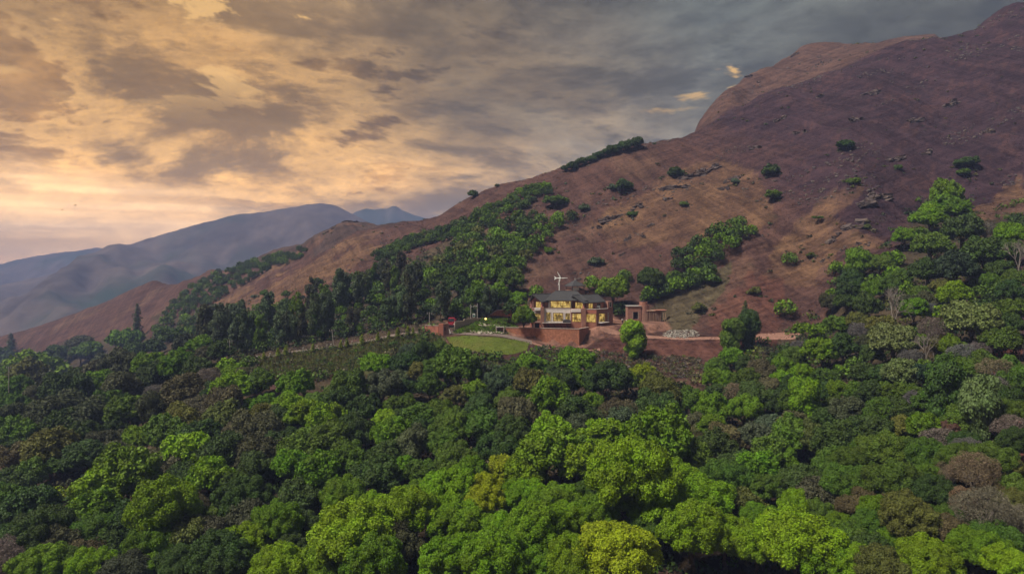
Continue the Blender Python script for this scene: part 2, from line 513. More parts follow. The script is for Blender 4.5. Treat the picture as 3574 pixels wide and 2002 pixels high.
# --- ground colours (what grows or lies there), painted per vertex from regions in plan
K = 1024.0 / 2576.0
def P26(pts): return [(x * K, y * K) for x, y in pts]
FOREST = P26([(0,895),(60,875),(160,865),(300,850),(440,835),(560,845),(630,890),(640,960),(700,990),(740,970),(820,955),(900,940),(980,905),(1030,868),(1110,850),(1125,885),(1200,905),(1310,905),(1335,900),(1400,905),(1425,968),(1500,985),(1600,978),(1690,1005),(1770,985),(1800,900),(1880,893),(1950,872),(2000,842),(2090,800),(2080,720),(2110,685),(2190,645),(2260,600),(2335,505),(2400,485),(2425,535),(2500,565),(2576,525),(2576,1443),(0,1443)])
def ground_colours(X, Y, Z):
    px = X / Y * F + 512.0; py = HZ - Z / Y * F
    n1 = fbm(X / 30, Y / 30, 5, 51); n2 = fbm(X / 7, Y / 9, 4, 61); n3 = fbm(X / 2.0, Y / 2.5, 3, 71)
    jx = n2 * 9 + n1 * 15 + n3 * 3; jy = n3 * 3 + n1 * 9 + n2 * 4
    qx, qy = px + jx, py + jy
    c = np.zeros(X.shape + (3,))
    def put(wt, rgb):
        c[...] = c * (1 - wt[..., None]) + np.array(rgb) * wt[..., None]
    put(np.ones(X.shape), (0.066, 0.035, 0.030))
    put(sstep(n1 + 0.6 * n2, -0.05, 0.5) * 0.75, (0.092, 0.053, 0.038))
    # burnt, purple-brown upper slope at the right
    burnt = sstep((px - 640) / 130.0 - (py - 135) / 95.0 + n1 * 0.7 + n2 * 0.3, 0.0, 0.9) * (1 - sstep(YY_of(Y), 392, 405))
    put(burnt * 0.95, (0.035, 0.020, 0.028))
    put(burnt * sstep(n2 + n3, 0.1, 0.7) * 0.6, (0.056, 0.029, 0.028))
    # far lighter shoulder behind it
    put(sstep(Y, 395, 408) * sstep(px, 690, 720) * 0.85, (0.078, 0.045, 0.037))
    # straw-coloured bands
    straw = [P26(q) for q in ([(1640,470),(1800,400),(1900,430),(1950,560),(1760,600),(1560,620),(1480,560)], [(1900,700),(2000,560),(2100,480),(2180,470),(2120,560),(2230,610),(2120,640),(2040,720)], [(380,870),(560,770),(760,660),(900,600),(960,610),(840,690),(700,760),(520,800)], [(2390,620),(2480,500),(2576,440),(2576,530)], [(1100,680),(1250,600),(1330,640),(1200,700)])]
    for q in straw:
        put(in_poly(qx, qy, q) * (0.45 + 0.35 * sstep(n2, -0.3, 0.4)), (0.118, 0.068, 0.040))
    # rocky dark crests at the left spur
    put(in_poly(qx, qy, P26([(560,665),(700,622),(800,572),(900,540),(1015,530),(1010,548),(900,570),(820,610),(700,655)])) * 0.7, (0.045, 0.034, 0.033))
    # redder earth at the right of the house
    put(in_poly(qx, qy, P26([(1800,800),(1900,690),(1960,690),(1960,840),(2010,850),(1900,900),(1500,900),(1480,850),(1780,850)])) * 0.55, (0.098, 0.040, 0.031))
    # scrub green round the terrace and under the trees
    scrub = in_poly(qx, qy, P26([(640,905),(760,885),(900,865),(1070,835),(1130,850),(1120,900),(1000,920),(700,960)]))
    put(scrub * 0.75, (0.060, 0.075, 0.022))
    belt = in_poly(qx, qy, P26([(380,800),(640,770),(800,740),(900,690),(1000,660),(1180,600),(1340,560),(1330,700),(1340,790),(1280,790),(1130,815),(1060,830),(640,900),(560,850),(430,835)]))
    put(belt * 0.75, (0.050, 0.042, 0.028))
    put(in_poly(qx, qy, P26([(1640,800),(1700,740),(1790,690),(1850,660),(1830,740),(1770,800),(1740,835),(1640,830)])) * 0.7, (0.065, 0.060, 0.033))
    put(in_poly(qx, qy, FOREST) * 0.85, (0.045, 0.036, 0.022))
    # red dry ground showing through the wood at the lower right
    put(in_poly(qx, qy, P26([(2440,1050),(2500,880),(2576,860),(2576,1180),(2480,1160)])) * 0.8, (0.150, 0.060, 0.045))
    # trodden earth of the terrace and yard
    put(soft_poly(X, Y, [(-2, 193), (4, 191), (20, 189.5), (24, 194), (36, 195), (47, 205), (47, 222), (30, 224), (4, 224)], 1.5) * 0.9, (0.200, 0.105, 0.080))
    # planted terraces between gate and house
    put(in_poly(px + n3 * 2, py + n3, [(452, 334), (455, 325), (468, 320), (486, 317.5), (512, 318), (520, 330), (505, 335), (480, 333)]) * 0.92, (0.095, 0.115, 0.028))
    return c * (1 + 0.22 * n3 + 0.12 * n2)[..., None]
def YY_of(Y): return Y
gc = np.clip(ground_colours(XX, YY, ZG), 0.01, 1)

V = np.stack([XX, YY, ZG], -1).reshape(-1, 3)
ii, jj = np.meshgrid(np.arange(NX - 1), np.arange(NY - 1), indexing='ij')
q = np.stack([ii * NY + jj, (ii + 1) * NY + jj, (ii + 1) * NY + jj + 1, ii * NY + jj + 1], -1).reshape(-1, 4)
me = np_mesh('hillside', V, q, col=gc.reshape(-1, 3), smooth=True)

def ground_material():
    m = bpy.data.materials.new('dry_grass_hillside')
    m.use_nodes = True
    T = NT(m.node_tree)
    a = T.n('ShaderNodeAttribute', attribute_name='ground_colour')
    g = T.n('ShaderNodeNewGeometry')
    pos = g.outputs['Position']
    n1 = T.noise(pos, 0.8, 6, 0.72)
    sp_ = T.n('ShaderNodeSeparateXYZ'); T.put(sp_.inputs[0], pos)
    dip = T.m('SUBTRACT', sp_.outputs[2], T.m('MULTIPLY', sp_.outputs[0], 0.36))
    n2 = T.noise(T.vec(T.m('MULTIPLY', sp_.outputs[0], 0.05), T.m('MULTIPLY', sp_.outputs[1], 0.05), T.m('MULTIPLY', dip, 0.42)), 1.0, 6, 0.62, 0.8)
    # runs of washed soil down the fall line
    fall = T.m('ADD', T.m('MULTIPLY', sp_.outputs[0], 0.30), T.m('MULTIPLY', sp_.outputs[1], 0.10))
    n3 = T.noise(T.vec(fall, T.m('MULTIPLY', sp_.outputs[2], 0.05), 4.0), 1.0, 5, 0.6, 0.7)
    k = T.m('ADD', T.m('ADD', T.m('MULTIPLY', n1, 0.36), T.m('MULTIPLY', n2, 0.34)), T.m('MULTIPLY', n3, 0.30))
    c = T.mix(1.0, a.outputs['Color'], T.mix(T.sst(k, 0.38, 0.62), (0.50, 0.48, 0.53), (1.60, 1.55, 1.45)), 'MULTIPLY')
    speck = T.noise(pos, 0.16, 5, 0.65)
    c = T.mix(T.m('MULTIPLY', T.sst(speck, 0.58, 0.72), 0.40), c, (0.040, 0.034, 0.024))
    p = T.n('ShaderNodeBsdfPrincipled')
    T.put(p.inputs['Base Color'], c)
    p.inputs['Roughness'].default_value = 0.95
    p.inputs['Specular IOR Level'].default_value = 0.08
    b = T.n('ShaderNodeBump'); b.inputs['Strength'].default_value = 1.0; b.inputs['Distance'].default_value = 1.8
    T.put(b.inputs['Height'], k)
    T.t.links.new(b.outputs[0], p.inputs['Normal'])
    o = T.n('ShaderNodeOutputMaterial'); T.t.links.new(p.outputs[0], o.inputs[0])
    return m
terrain = tag(link_mesh('hillside', me, ground_material()), kind='structure')

# far plain to the horizon
pl = MB().add([(-4290, -290, -240), (4290, -290, -240), (4290, 3890, -240), (-4290, 3890, -240)], [(0, 1, 2, 3)])
tag(pl.build('plain', principled('plain', (0.11, 0.10, 0.07), 0.95, 0.1, 0.3, 0.004)), kind='structure')

# far mountains, each a body with spurs and gullies
def mountain(name, crest, Y0, depth, base, seed, mat):
    cx = np.array([c[0] for c in crest], float); cy = np.array([c[1] for c in crest], float)
    n, mrows = 240, 70
    px = np.linspace(cx[0], cx[-1], n)
    zr = np.array([H(Y0, r) for r in np.interp(px, cx, cy)])
    zr = _smooth1(zr, 3) + fbm(px / 6.0, px * 0 + seed, 3, seed) * Y0 * 0.0012
    s = (px - 512) / F
    tt = np.concatenate([np.linspace(-1, 0, mrows), np.linspace(0.06, 1, 18)])
    Y = Y0 + tt[None, :] * depth * np.where(tt < 0, 1.0, 0.7)[None, :] * np.ones((n, 1))
    X = (s * Y0)[:, None] + 0 * Y
    f = np.where(tt < 0, (1 - np.abs(tt)) ** 1.25, (1 - np.abs(tt)))[None, :]
    Z = base + (zr[:, None] - base) * f
    amp = np.minimum(1, np.abs(tt) * 3)[None, :]
    sc = depth / 7.0
    Z = Z + amp * (fbm(X / sc + Y / sc * 0.5, Y / (sc * 3), 5, seed) * depth * 0.11) + fbm(X / 60, Y / 60, 4, seed + 3) * 4 * (0.25 + amp)
    V = np.stack([X, Y, Z], -1).reshape(-1, 3)
    m2 = len(tt)
    ii, jj = np.meshgrid(np.arange(n - 1), np.arange(m2 - 1), indexing='ij')
    q = np.stack([ii * m2 + jj, (ii + 1) * m2 + jj, (ii + 1) * m2 + jj + 1, ii * m2 + jj + 1], -1).reshape(-1, 4)
    return tag(link_mesh(name, np_mesh(name, V, q, smooth=True), mat), kind='structure')
MTN = principled('far_slopes', (0.085, 0.062, 0.052), 0.95, 0.05, 0.55, 0.005, second=(0.020, 0.036, 0.020))
mountain('distant_mountain', [(-420,330),(-150,300),(0,285),(60,272),(105,252),(143,240),(190,226),(234,214.5),(262,211.5),(290,207),(322,202),(334,205),(352,213),(368,222),(420,250),(500,290),(620,330)], 2100, 1150, -235, 91, MTN)
mountain('distant_mountain', [(-350,275),(-200,268),(-60,267),(0,264),(12,260),(40,255),(70,251),(98,247),(108,249),(130,246),(160,240),(220,250),(420,280)], 3000, 900, -235, 95, MTN)
mountain('distant_mountain', [(280,270),(330,226),(350,215),(358,210),(366,207.5),(372,209.5),(380,208),(387,208.5),(394,205.5),(398,207),(403,210.5),(430,220),(520,250),(640,280)], 2900, 800, -235, 99, MTN)

# the air: one even box of pale haze
HAZE_DENSITY = 0.00030
hz = MB().box(-4300, 4300, -300, 3900, -242, 204)
hm = bpy.data.materials.new('haze'); hm.use_nodes = True
T = NT(hm.node_tree)
pv = T.n('ShaderNodeVolumePrincipled')
pv.inputs['Color'].default_value = (0.34, 0.43, 0.80, 1)
pv.inputs['Density'].default_value = HAZE_DENSITY
pv.inputs['Density Attribute'].default_value = ''
hm.cycles.homogeneous_volume = True
o = T.n('ShaderNodeOutputMaterial'); T.t.links.new(pv.outputs[0], o.inputs['Volume'])
haze = tag(hz.build('haze', hm), kind='stuff')

# ------------------------------------------------------------------ trees: shared crown and trunk meshes
def unit(v):
    return v / np.maximum(np.linalg.norm(v, axis=-1, keepdims=True), 1e-9)

def leaves(rng, P, Nn, size, tilt=0.7, aspect=0.75, droop=0.0):
    """one bent diamond leaf spray at each point P, facing roughly Nn"""
    n = len(P)
    nn = unit(Nn + rng.normal(0, 1, (n, 3)) * tilt)
    a = unit(np.cross(nn, rng.normal(0, 1, (n, 3))))
    if droop:
        down = np.array([0, 0, -1.0]) + rng.normal(0, 0.35, (n, 3))
        dn = unit(down - nn * np.sum(down * nn, 1, keepdims=True))
        a = unit(a * (1 - droop) + dn * droop)
    b = np.cross(nn, a)
    s = size * rng.uniform(0.6, 1.35, (n, 1))
    tip = P + a * s
    back = P - a * s * 0.8
    l = P + b * s * aspect - nn * s * 0.22
    r = P - b * s * aspect - nn * s * 0.22
    V = np.stack([back, r, tip, l], 1).reshape(-1, 3)
    Q = np.arange(4 * n).reshape(n, 4)
    return V, Q

_ico = None
def ico():
    global _ico
    if _ico is None:
        bm = bmesh.new(); bmesh.ops.create_icosphere(bm, subdivisions=2, radius=1.0)
        v = np.array([x.co[:] for x in bm.verts]); f = np.array([[q.index for q in t.verts] for t in bm.faces]); bm.free()
        _ico = (v, f)
    return _ico

def sphere_pts(rng, n):
    k = np.arange(n) + 0.5
    ph = np.arccos(1 - 2 * k / n); th = math.pi * (1 + 5 ** 0.5) * k + rng.uniform(0, 6.28)
    p = np.stack([np.cos(th) * np.sin(ph), np.sin(th) * np.sin(ph), np.cos(ph)], 1)
    return unit(p + rng.normal(0, 0.6 / math.sqrt(n), p.shape))

def lobes_to_mesh(name, rng, C, R, leaf, cover, tilt=0.7, droop=0.0, core=0.84, bottom=-0.75, aspect=0.75, per=2, rough=0.26):
    """C, R: lobe centres and radii. Every lobe is a puff of leaf sprays over a dense leafy core."""
    Vs, Qs, Ts, Tr, tint = [], [], [], [], []
    nv = 0
    ttint = []
    for i in range(len(C)):
        n = max(14, int(cover * 4 * math.pi * R[i] ** 2 / (leaf * leaf * 1.2)))
        d = sphere_pts(rng, n)
        d = d[d[:, 2] > bottom]
        # lumpy surface: little rosettes stand proud of each other
        k = max(6, int(4 * R[i] ** 2 / (leaf * leaf * 7)))
        rc = sphere_pts(rng, k)
        near_ = (d @ rc.T).max(1)
        ang = math.sqrt(4.0 / k)
        bump = np.sqrt(np.clip(1 - np.arccos(np.clip(near_, -1, 1)) ** 2 / (ang * ang), 0, 1))
        rad = R[i] * (1 - rough + rough * 1.25 * bump)
        P = C[i] + d * rad[:, None]
        dist = np.linalg.norm(P[:, None, :] - C[None], axis=2) / R[None]
        dist[:, i] = 9
        keep = dist.min(1) > 0.86
        P, d = P[keep], d[keep]
        if len(P) == 0:
            continue
        ax = rc[(d @ rc.T).argmax(1)]
        nrm = unit(d + 1.4 * (d - ax) + np.array([0, 0, 0.25]))
        PP = np.repeat(P, per, 0) + rng.normal(0, leaf * 0.35, (len(P) * per, 3))
        V, Q = leaves(rng, PP, np.repeat(nrm, per, 0), leaf, tilt, aspect, droop)
        Vs.append(V); Qs.append(Q + nv); nv += len(V)
        lt = rng.uniform(0.88, 1.12)
        tint.append(lt * rng.uniform(0.66, 1.34, len(Q)))
        if core:
            iv, it = ico()
            cv = C[i] + iv * R[i] * core * (1 - 0.10 * rng.random((len(iv), 1)))
            Vs.append(cv); Ts.append(it + nv); nv += len(cv)
            ttint.append(np.full(len(it), lt))
    V = np.concatenate(Vs); Q = np.concatenate(Qs)
    T_ = np.concatenate(Ts) if Ts else None
    t = np.concatenate(tint + ttint)
    me = np_mesh(name, V, Q, T_, tint=t)
    me.materials.append(LEAF)
    return me

def spread_pts(rng, cand, mind, nmax):
    keep = []
    for p in cand:
        if all((p[0] - q[0]) ** 2 + (p[1] - q[1]) ** 2 + (p[2] - q[2]) ** 2 > mind * mind for q in keep):
            keep.append(p)
            if len(keep) >= nmax: break
    return np.array(keep)

def trunk_mesh(name, rng, h0, targets, r0, mat, lean=0.4, n=7):
    """tapered trunk to height h0 with limbs reaching to the target points"""
    m = MB()
    pts = [Vector((0, 0, -1.2))]
    for k in range(1, 5):
        t = k / 4
        pts.append(Vector((lean * rng.normal() * t, lean * rng.normal() * t, h0 * t)))
    rs = [r0 * 1.35, r0, r0 * 0.85, r0 * 0.75, r0 * 0.65]
    m.path(pts, rs, n)
    for g in targets:
        g = Vector(g)
        s = pts[-1] if rng.random() < 0.6 else pts[-2]
        mid = s.lerp(g, 0.5) + Vector((0, 0, 0.12 * (g - s).length))
        m.path([s, mid, g], [r0 * 0.5, r0 * 0.3, r0 * 0.1], 5)
    me = bpy.data.meshes.new(name)
    me.from_pydata([tuple(v) for v in m.v], [], m.f)
    me.polygons.foreach_set('use_smooth', [True] * len(me.polygons))
    me.materials.append(mat)
    return me

def dome_tree(seed, R, Hc, rz, lobe, leaf, cover, nl, kind='dome', droop=0.0, tilt=0.65, core=0.78):
    """round-headed tree: crown radius R, crown centre height Hc, vertical radius rz"""
    rng = np.random.default_rng(seed)
    d = unit(rng.normal(0, 1, (1400, 3)))
    d = d[d[:, 2] > -0.18]
    lum = 1 + 0.22 * np.sin(d[:, 0] * 3.1 + seed) * np.cos(d[:, 1] * 2.7 + seed * 2)
    rr = rng.uniform(0.58, 0.92, len(d)) * lum
    cand = np.stack([d[:, 0] * R * rr, d[:, 1] * R * rr, Hc + d[:, 2] * rz * rr], 1)
    C = spread_pts(rng, cand, lobe * 1.2, nl)
    rad = lobe * rng.uniform(0.75, 1.2, len(C))
    # a looser inner layer, seen only through the gaps between the outer puffs
    Ci = spread_pts(rng, np.stack([cand[:, 0] * 0.58, cand[:, 1] * 0.58, Hc - 0.1 * rz + (cand[:, 2] - Hc) * 0.58], 1), lobe * 1.5, nl // 4)
    C = np.concatenate([C, Ci]); rad = np.concatenate([rad, np.full(len(Ci), lobe * 1.1)])
    crown = lobes_to_mesh('crown', rng, C, rad, leaf, cover, tilt, droop, core=core)
    tg = C[rng.choice(len(C), min(7, len(C)), replace=False)]
    tr = trunk_mesh('trunk', rng, Hc - rz * 0.55, tg, 0.06 * R + 0.05, BARK, 0.25)
    return crown, tr

def column_tree(seed, R, Ht, leaf, cover, z0=0.5):
    """tree smothered in climbers: a leafy column with draped shoulders"""
    rng = np.random.default_rng(seed)
    C, rad = [], []
    z = z0
    while z < Ht - 0.8:
        f = (z / Ht)
        w = R * (0.55 + 0.55 * math.sin(min(1, f * 1.15) * 2.2)) * rng.uniform(0.8, 1.15)
        for k in range(4):
            a = rng.uniform(0, 6.28)
            C.append((math.cos(a) * w * 0.55, math.sin(a) * w * 0.55, z + rng.uniform(-.5, .5))); rad.append(w * rng.uniform(0.45, 0.68))
        z += R * 0.55
    for k in range(4):
        C.append((rng.normal() * R * 0.35, rng.normal() * R * 0.35, Ht - R * 0.5 + rng.normal() * 0.3)); rad.append(R * rng.uniform(0.4, 0.6))
    crown = lobes_to_mesh('crown', rng, np.array(C), np.array(rad), leaf, cover, 0.55, 0.75, core=0.86, bottom=-0.95, aspect=0.55)
    tr = trunk_mesh('trunk', rng, Ht * 0.6, [], 0.22, BARK, 0.15)
    return crown, tr

def slender_tree(seed, R, Ht, leaf, cover):
    """tall plantation tree: bare pale stem, narrow airy head"""
    rng = np.random.default_rng(seed)
    C, rad = [], []
    z = Ht * 0.28
    while z < Ht - 0.7:
        f = (z - Ht * 0.28) / (Ht * 0.72)
        w = R * (0.50 + 0.65 * math.sin(f * 2.5 + 0.35)) * (1.05 - 0.40 * f)
        for k in range(3):
            a = rng.uniform(0, 6.28)
            C.append((math.cos(a) * w * 0.62, math.sin(a) * w * 0.62, z + rng.uniform(-.4, .4))); rad.append(w * rng.uniform(0.34, 0.58))
        z += R * 0.5
    C = np.array(C); rad = np.array(rad)
    crown = lobes_to_mesh('crown', rng, C, rad, leaf, cover, 0.9, 0.2, core=0.55, bottom=-0.9)
    tr = trunk_mesh('trunk', rng, Ht * 0.92, C[rng.choice(len(C), 8, replace=False)], 0.15, BARK, 0.15)
    return crown, tr

def conifer_tree(seed, R, Ht, leaf):
    rng = np.random.default_rng(seed)
    P, Nn = [], []
    z = Ht * 0.22
    while z < Ht:
        f = (z - Ht * 0.22) / (Ht * 0.78)
        w = R * (1 - f) ** 0.4 * 0.8 + 0.25
        nb = int(5 + 7 * (1 - f))
        for k in range(nb):
            a = 6.283 * k / nb + rng.uniform(-.4, .4)
            L = w * rng.uniform(0.35, 1.2)
            for s in np.arange(0.25, 1.0, 0.34 * leaf / max(L, .3) + 0.03):
                for q in range(2):
                    P.append((math.cos(a) * L * s + rng.normal() * .12, math.sin(a) * L * s + rng.normal() * .12, z + 0.12 * L * s - 0.35 * s * s * L + rng.normal() * .1))
                    Nn.append((math.cos(a) * .4, math.sin(a) * .4, 1.0))
        z += 0.62
    V, Q = leaves(rng, np.array(P), np.array(Nn), leaf, 0.5, 0.5)
    me = np_mesh('crown', V, Q, tint=rng.uniform(0.7, 1.3, len(Q))); me.materials.append(LEAF)
    tr = trunk_mesh('trunk', rng, Ht * 0.97, [], 0.2, BARK, 0.05)
    return me, tr

def umbrella_tree(seed, R, Ht, leaf, cover):
    rng = np.random.default_rng(seed)
    C, rad = [], []
    for k in range(34):
        a = rng.uniform(0, 6.28); r = R * math.sqrt(rng.random()) * 0.9
        C.append((math.cos(a) * r, math.sin(a) * r * 0.8, Ht - 0.5 - 0.06 * r + rng.normal() * 0.25)); rad.append(rng.uniform(0.55, 0.95))
    C = np.array(C); rad = np.array(rad)
    crown = lobes_to_mesh('crown', rng, C, rad, leaf, cover, 0.7, 0, core=0.6, bottom=-0.5)
    tr = trunk_mesh('trunk', rng, Ht * 0.45, C[rng.choice(len(C), 9, replace=False)], 0.22, BARK, 0.35)
    return crown, tr

def branching(rng, m, p, d, L, r, depth, tips):
    q = p + d * L
    m.tube(p, q, r, r * 0.72, 5 if depth > 1 else 4)
    if depth == 0:
        tips.append((q, d)); return
    for k in range(3 if depth > 1 else 2):
        nd = (d + Vector(rng.normal(0, 0.42, 3)) + Vector((0, 0, 0.12))).normalized()
        branching(rng, m, q, nd, L * rng.uniform(0.62, 0.85), r * 0.68, depth - 1, tips)

def dead_tree(seed, Ht):
    """bare tree, pale limbs"""
    rng = np.random.default_rng(seed)
    m = MB(); tips = []
    m.tube((0, 0, -1), (0.1, 0, Ht * 0.32), 0.26, 0.2, 7)
    for k in range(3):
        d = Vector((math.cos(k * 2.1) * 0.4, math.sin(k * 2.1) * 0.4, 1)).normalized()
        branching(rng, m, Vector((0.1, 0, Ht * 0.3)), d, Ht * 0.24, 0.15, 4, tips)
    me = bpy.data.meshes.new('trunk'); me.from_pydata([tuple(v) for v in m.v], [], m.f); me.materials.append(PALE_BARK)
    return None, me

def dry_tree(seed, R, Hc, leaf):
    """nearly leafless round head: a haze of twigs on spreading limbs"""
    rng = np.random.default_rng(seed)
    d = unit(rng.normal(0, 1, (900, 3))); d = d[d[:, 2] > -0.2]
    rr = rng.uniform(0.55, 0.78, len(d))
    C = spread_pts(rng, np.stack([d[:, 0] * R * rr, d[:, 1] * R * rr, Hc + d[:, 2] * R * 0.62 * rr], 1), R * 0.30, 26)
    rad = R * rng.uniform(0.22, 0.34, len(C))
    crown = lobes_to_mesh('crown', rng, C, rad, leaf, 0.55, 1.2, 0, core=0.0, aspect=0.30, per=2, rough=0.3)
    tr = trunk_mesh('trunk', rng, Hc - R * 0.35, C[:12], 0.05 * R, PALE_BARK, 0.3)
    return crown, tr

PROTO = {}
PROTO['near'] = [dome_tree(100 + k, 6.0, 7.6, 4.4, 1.15 + 0.08 * (k % 4), 0.15, 0.58, 100) for k in range(4)]
PROTO['nearsmooth'] = [dome_tree(130 + k, 6.0, 8.2, 4.6, 2.2, 0.18, 0.60, 30, tilt=0.8) for k in range(2)]
PROTO['mid'] = [dome_tree(160 + k, 5.0, 5.8, 3.9, 1.1, 0.25, 0.58, 76) for k in range(5)]
PROTO['midsmooth'] = [dome_tree(190 + k, 5.0, 5.8, 3.9, 2.0, 0.24, 0.62, 22, tilt=0.85) for k in range(3)]
PROTO['far'] = [dome_tree(220 + k, 4.0, 3.6, 2.9, 1.05, 0.32, 0.6, 42) for k in range(6)]
PROTO['vine'] = [column_tree(250 + k, 2.6, 9.5, 0.22, 0.62) for k in range(4)]
PROTO['vinebroad'] = [dome_tree(270 + k, 5.0, 5.8, 4.6, 1.7, 0.23, 0.65, 38, droop=0.8, tilt=0.5) for k in range(3)]
PROTO['slender'] = [slender_tree(300 + k, 3.0 + 0.25 * k, 14.0, 0.30, 0.6) for k in range(5)]
PROTO['conifer'] = [conifer_tree(330 + k, 3.0, 12.0, 0.42) for k in range(3)]
PROTO['umbrella'] = [umbrella_tree(350 + k, 5.0, 6.0, 0.26, 0.6) for k in range(2)]
PROTO['dead'] = [dead_tree(360 + k, 10.0) for k in range(3)]
PROTO['dry'] = [dry_tree(370 + k, 5.0, 6.2, 0.22) for k in range(4)]
PROTO['drynear'] = [dry_tree(380 + k, 6.0, 7.2, 0.17) for k in range(3)]
PROTO['bush'] = [dome_tree(390 + k, 2.2, 1.3, 1.5, 0.85, 0.24, 0.6, 14) for k in range(4)]
# width, height-of-crown-centre, vertical radius of the prototypes
DIM = {'near': (12.4, 7.6, 4.7), 'nearsmooth': (13.0, 8.2, 5.0), 'mid': (10.4, 5.8, 4.1), 'midsmooth': (10.8, 5.8, 4.3), 'far': (8.4, 3.6, 3.1), 'vine': (5.6, 5.2, 4.9), 'vinebroad': (10.8, 5.8, 5.0),
       'slender': (6.4, 9.0, 5.2), 'conifer': (6.2, 7.4, 4.8), 'umbrella': (10.0, 5.5, 0.9), 'dead': (6.0, 6.2, 4.0), 'dry': (9.4, 6.2, 3.0), 'drynear': (11.4, 7.2, 3.6), 'bush': (4.8, 1.3, 1.6)}

BRIGHT = (0.115, 0.225, 0.005); LIME = (0.170, 0.245, 0.005); GREEN = (0.080, 0.165, 0.006); MID = (0.062, 0.120, 0.012)
DARK = (0.037, 0.072, 0.014); DEEP = (0.026, 0.050, 0.022); OLIVE = (0.090, 0.105, 0.022); BROWN = (0.100, 0.094, 0.044)
GREY = (0.066, 0.095, 0.045); DRY = (0.130, 0.115, 0.104); TAN = (0.165, 0.132, 0.080); RUST = (0.120, 0.072, 0.046); PALE = (0.095, 0.140, 0.040); DUSK = (0.054, 0.062, 0.030); SLATE = (0.072, 0.105, 0.050)
CNAME = {BRIGHT: 'bright green', LIME: 'yellow-green', GREEN: 'fresh green', MID: 'mid green', DARK: 'dark green', DEEP: 'very dark green', OLIVE: 'olive green', BROWN: 'olive brown',
         GREY: 'greyish green', DRY: 'dry greyish brown', TAN: 'tan', RUST: 'rust brown', PALE: 'pale green', DUSK: 'dusky brown-green', SLATE: 'slate green'}

TREES = []           # dicts: kind, px, py (crown centre), w (px), colour, zone
COV = np.zeros((573, 1024), np.uint8)
_gy, _gx = np.mgrid[0:573, 0:1024]
def cover_mark(px, py, rx, ry):
    x0, x1 = max(0, int(px - rx)), min(1024, int(px + rx) + 1); y0, y1 = max(0, int(py - ry)), min(573, int(py + ry) + 1)
    if x0 >= x1 or y0 >= y1: return
    g = ((_gx[y0:y1, x0:x1] - px) / rx) ** 2 + ((_gy[y0:y1, x0:x1] - py) / ry) ** 2 < 1
    COV[y0:y1, x0:x1] |= g.astype(np.uint8)

def plant(kind, x, y, wd, colour, zone=None, ht=None, name=None, ymin=50.0):
    """x, y, wd in the 2576 px wide view of the photograph: crown centre and width"""
    px, py, w = x * K, y * K, wd * K
    fam = kind
    Y = 120.0
    for it in range(6):
        if kind == 'dome': fam = 'near' if Y < 105 else ('mid' if Y < 235 else 'far')
        elif kind == 'smooth': fam = 'nearsmooth' if Y < 95 else ('midsmooth' if Y < 235 else 'far')
        elif kind == 'dry': fam = 'drynear' if Y < 95 else 'dry'
        dw, dh, dv = DIM[fam]
        s = w * Y / F / dw
        sz = s if ht is None else (ht * K * Y / F / 2) / dv
        if kind in ('dome', 'smooth', 'vinebroad', 'dry'):
            sz = s * 1.0
        Yn = drop(px, py, dh * sz, ymin if zone != 'right behind the house' else 223.0)
        if Yn is None: return None
        if abs(Yn - Y) < 0.3: break
        Y = Yn if it < 3 else 0.5 * (Y + Yn)
    X = (px - 512) / F * Y
    z = float(ground(X, Y))
    TREES.append(dict(kind=kind, fam=fam, x=x, y=y, w=wd, col=colour, zone=zone, X=X, Y=Y, Z=z, s=s, sz=sz, name=name))
    cover_mark(px, py, w * 0.5, dv * sz / Y * F)
    return TREES[-1]

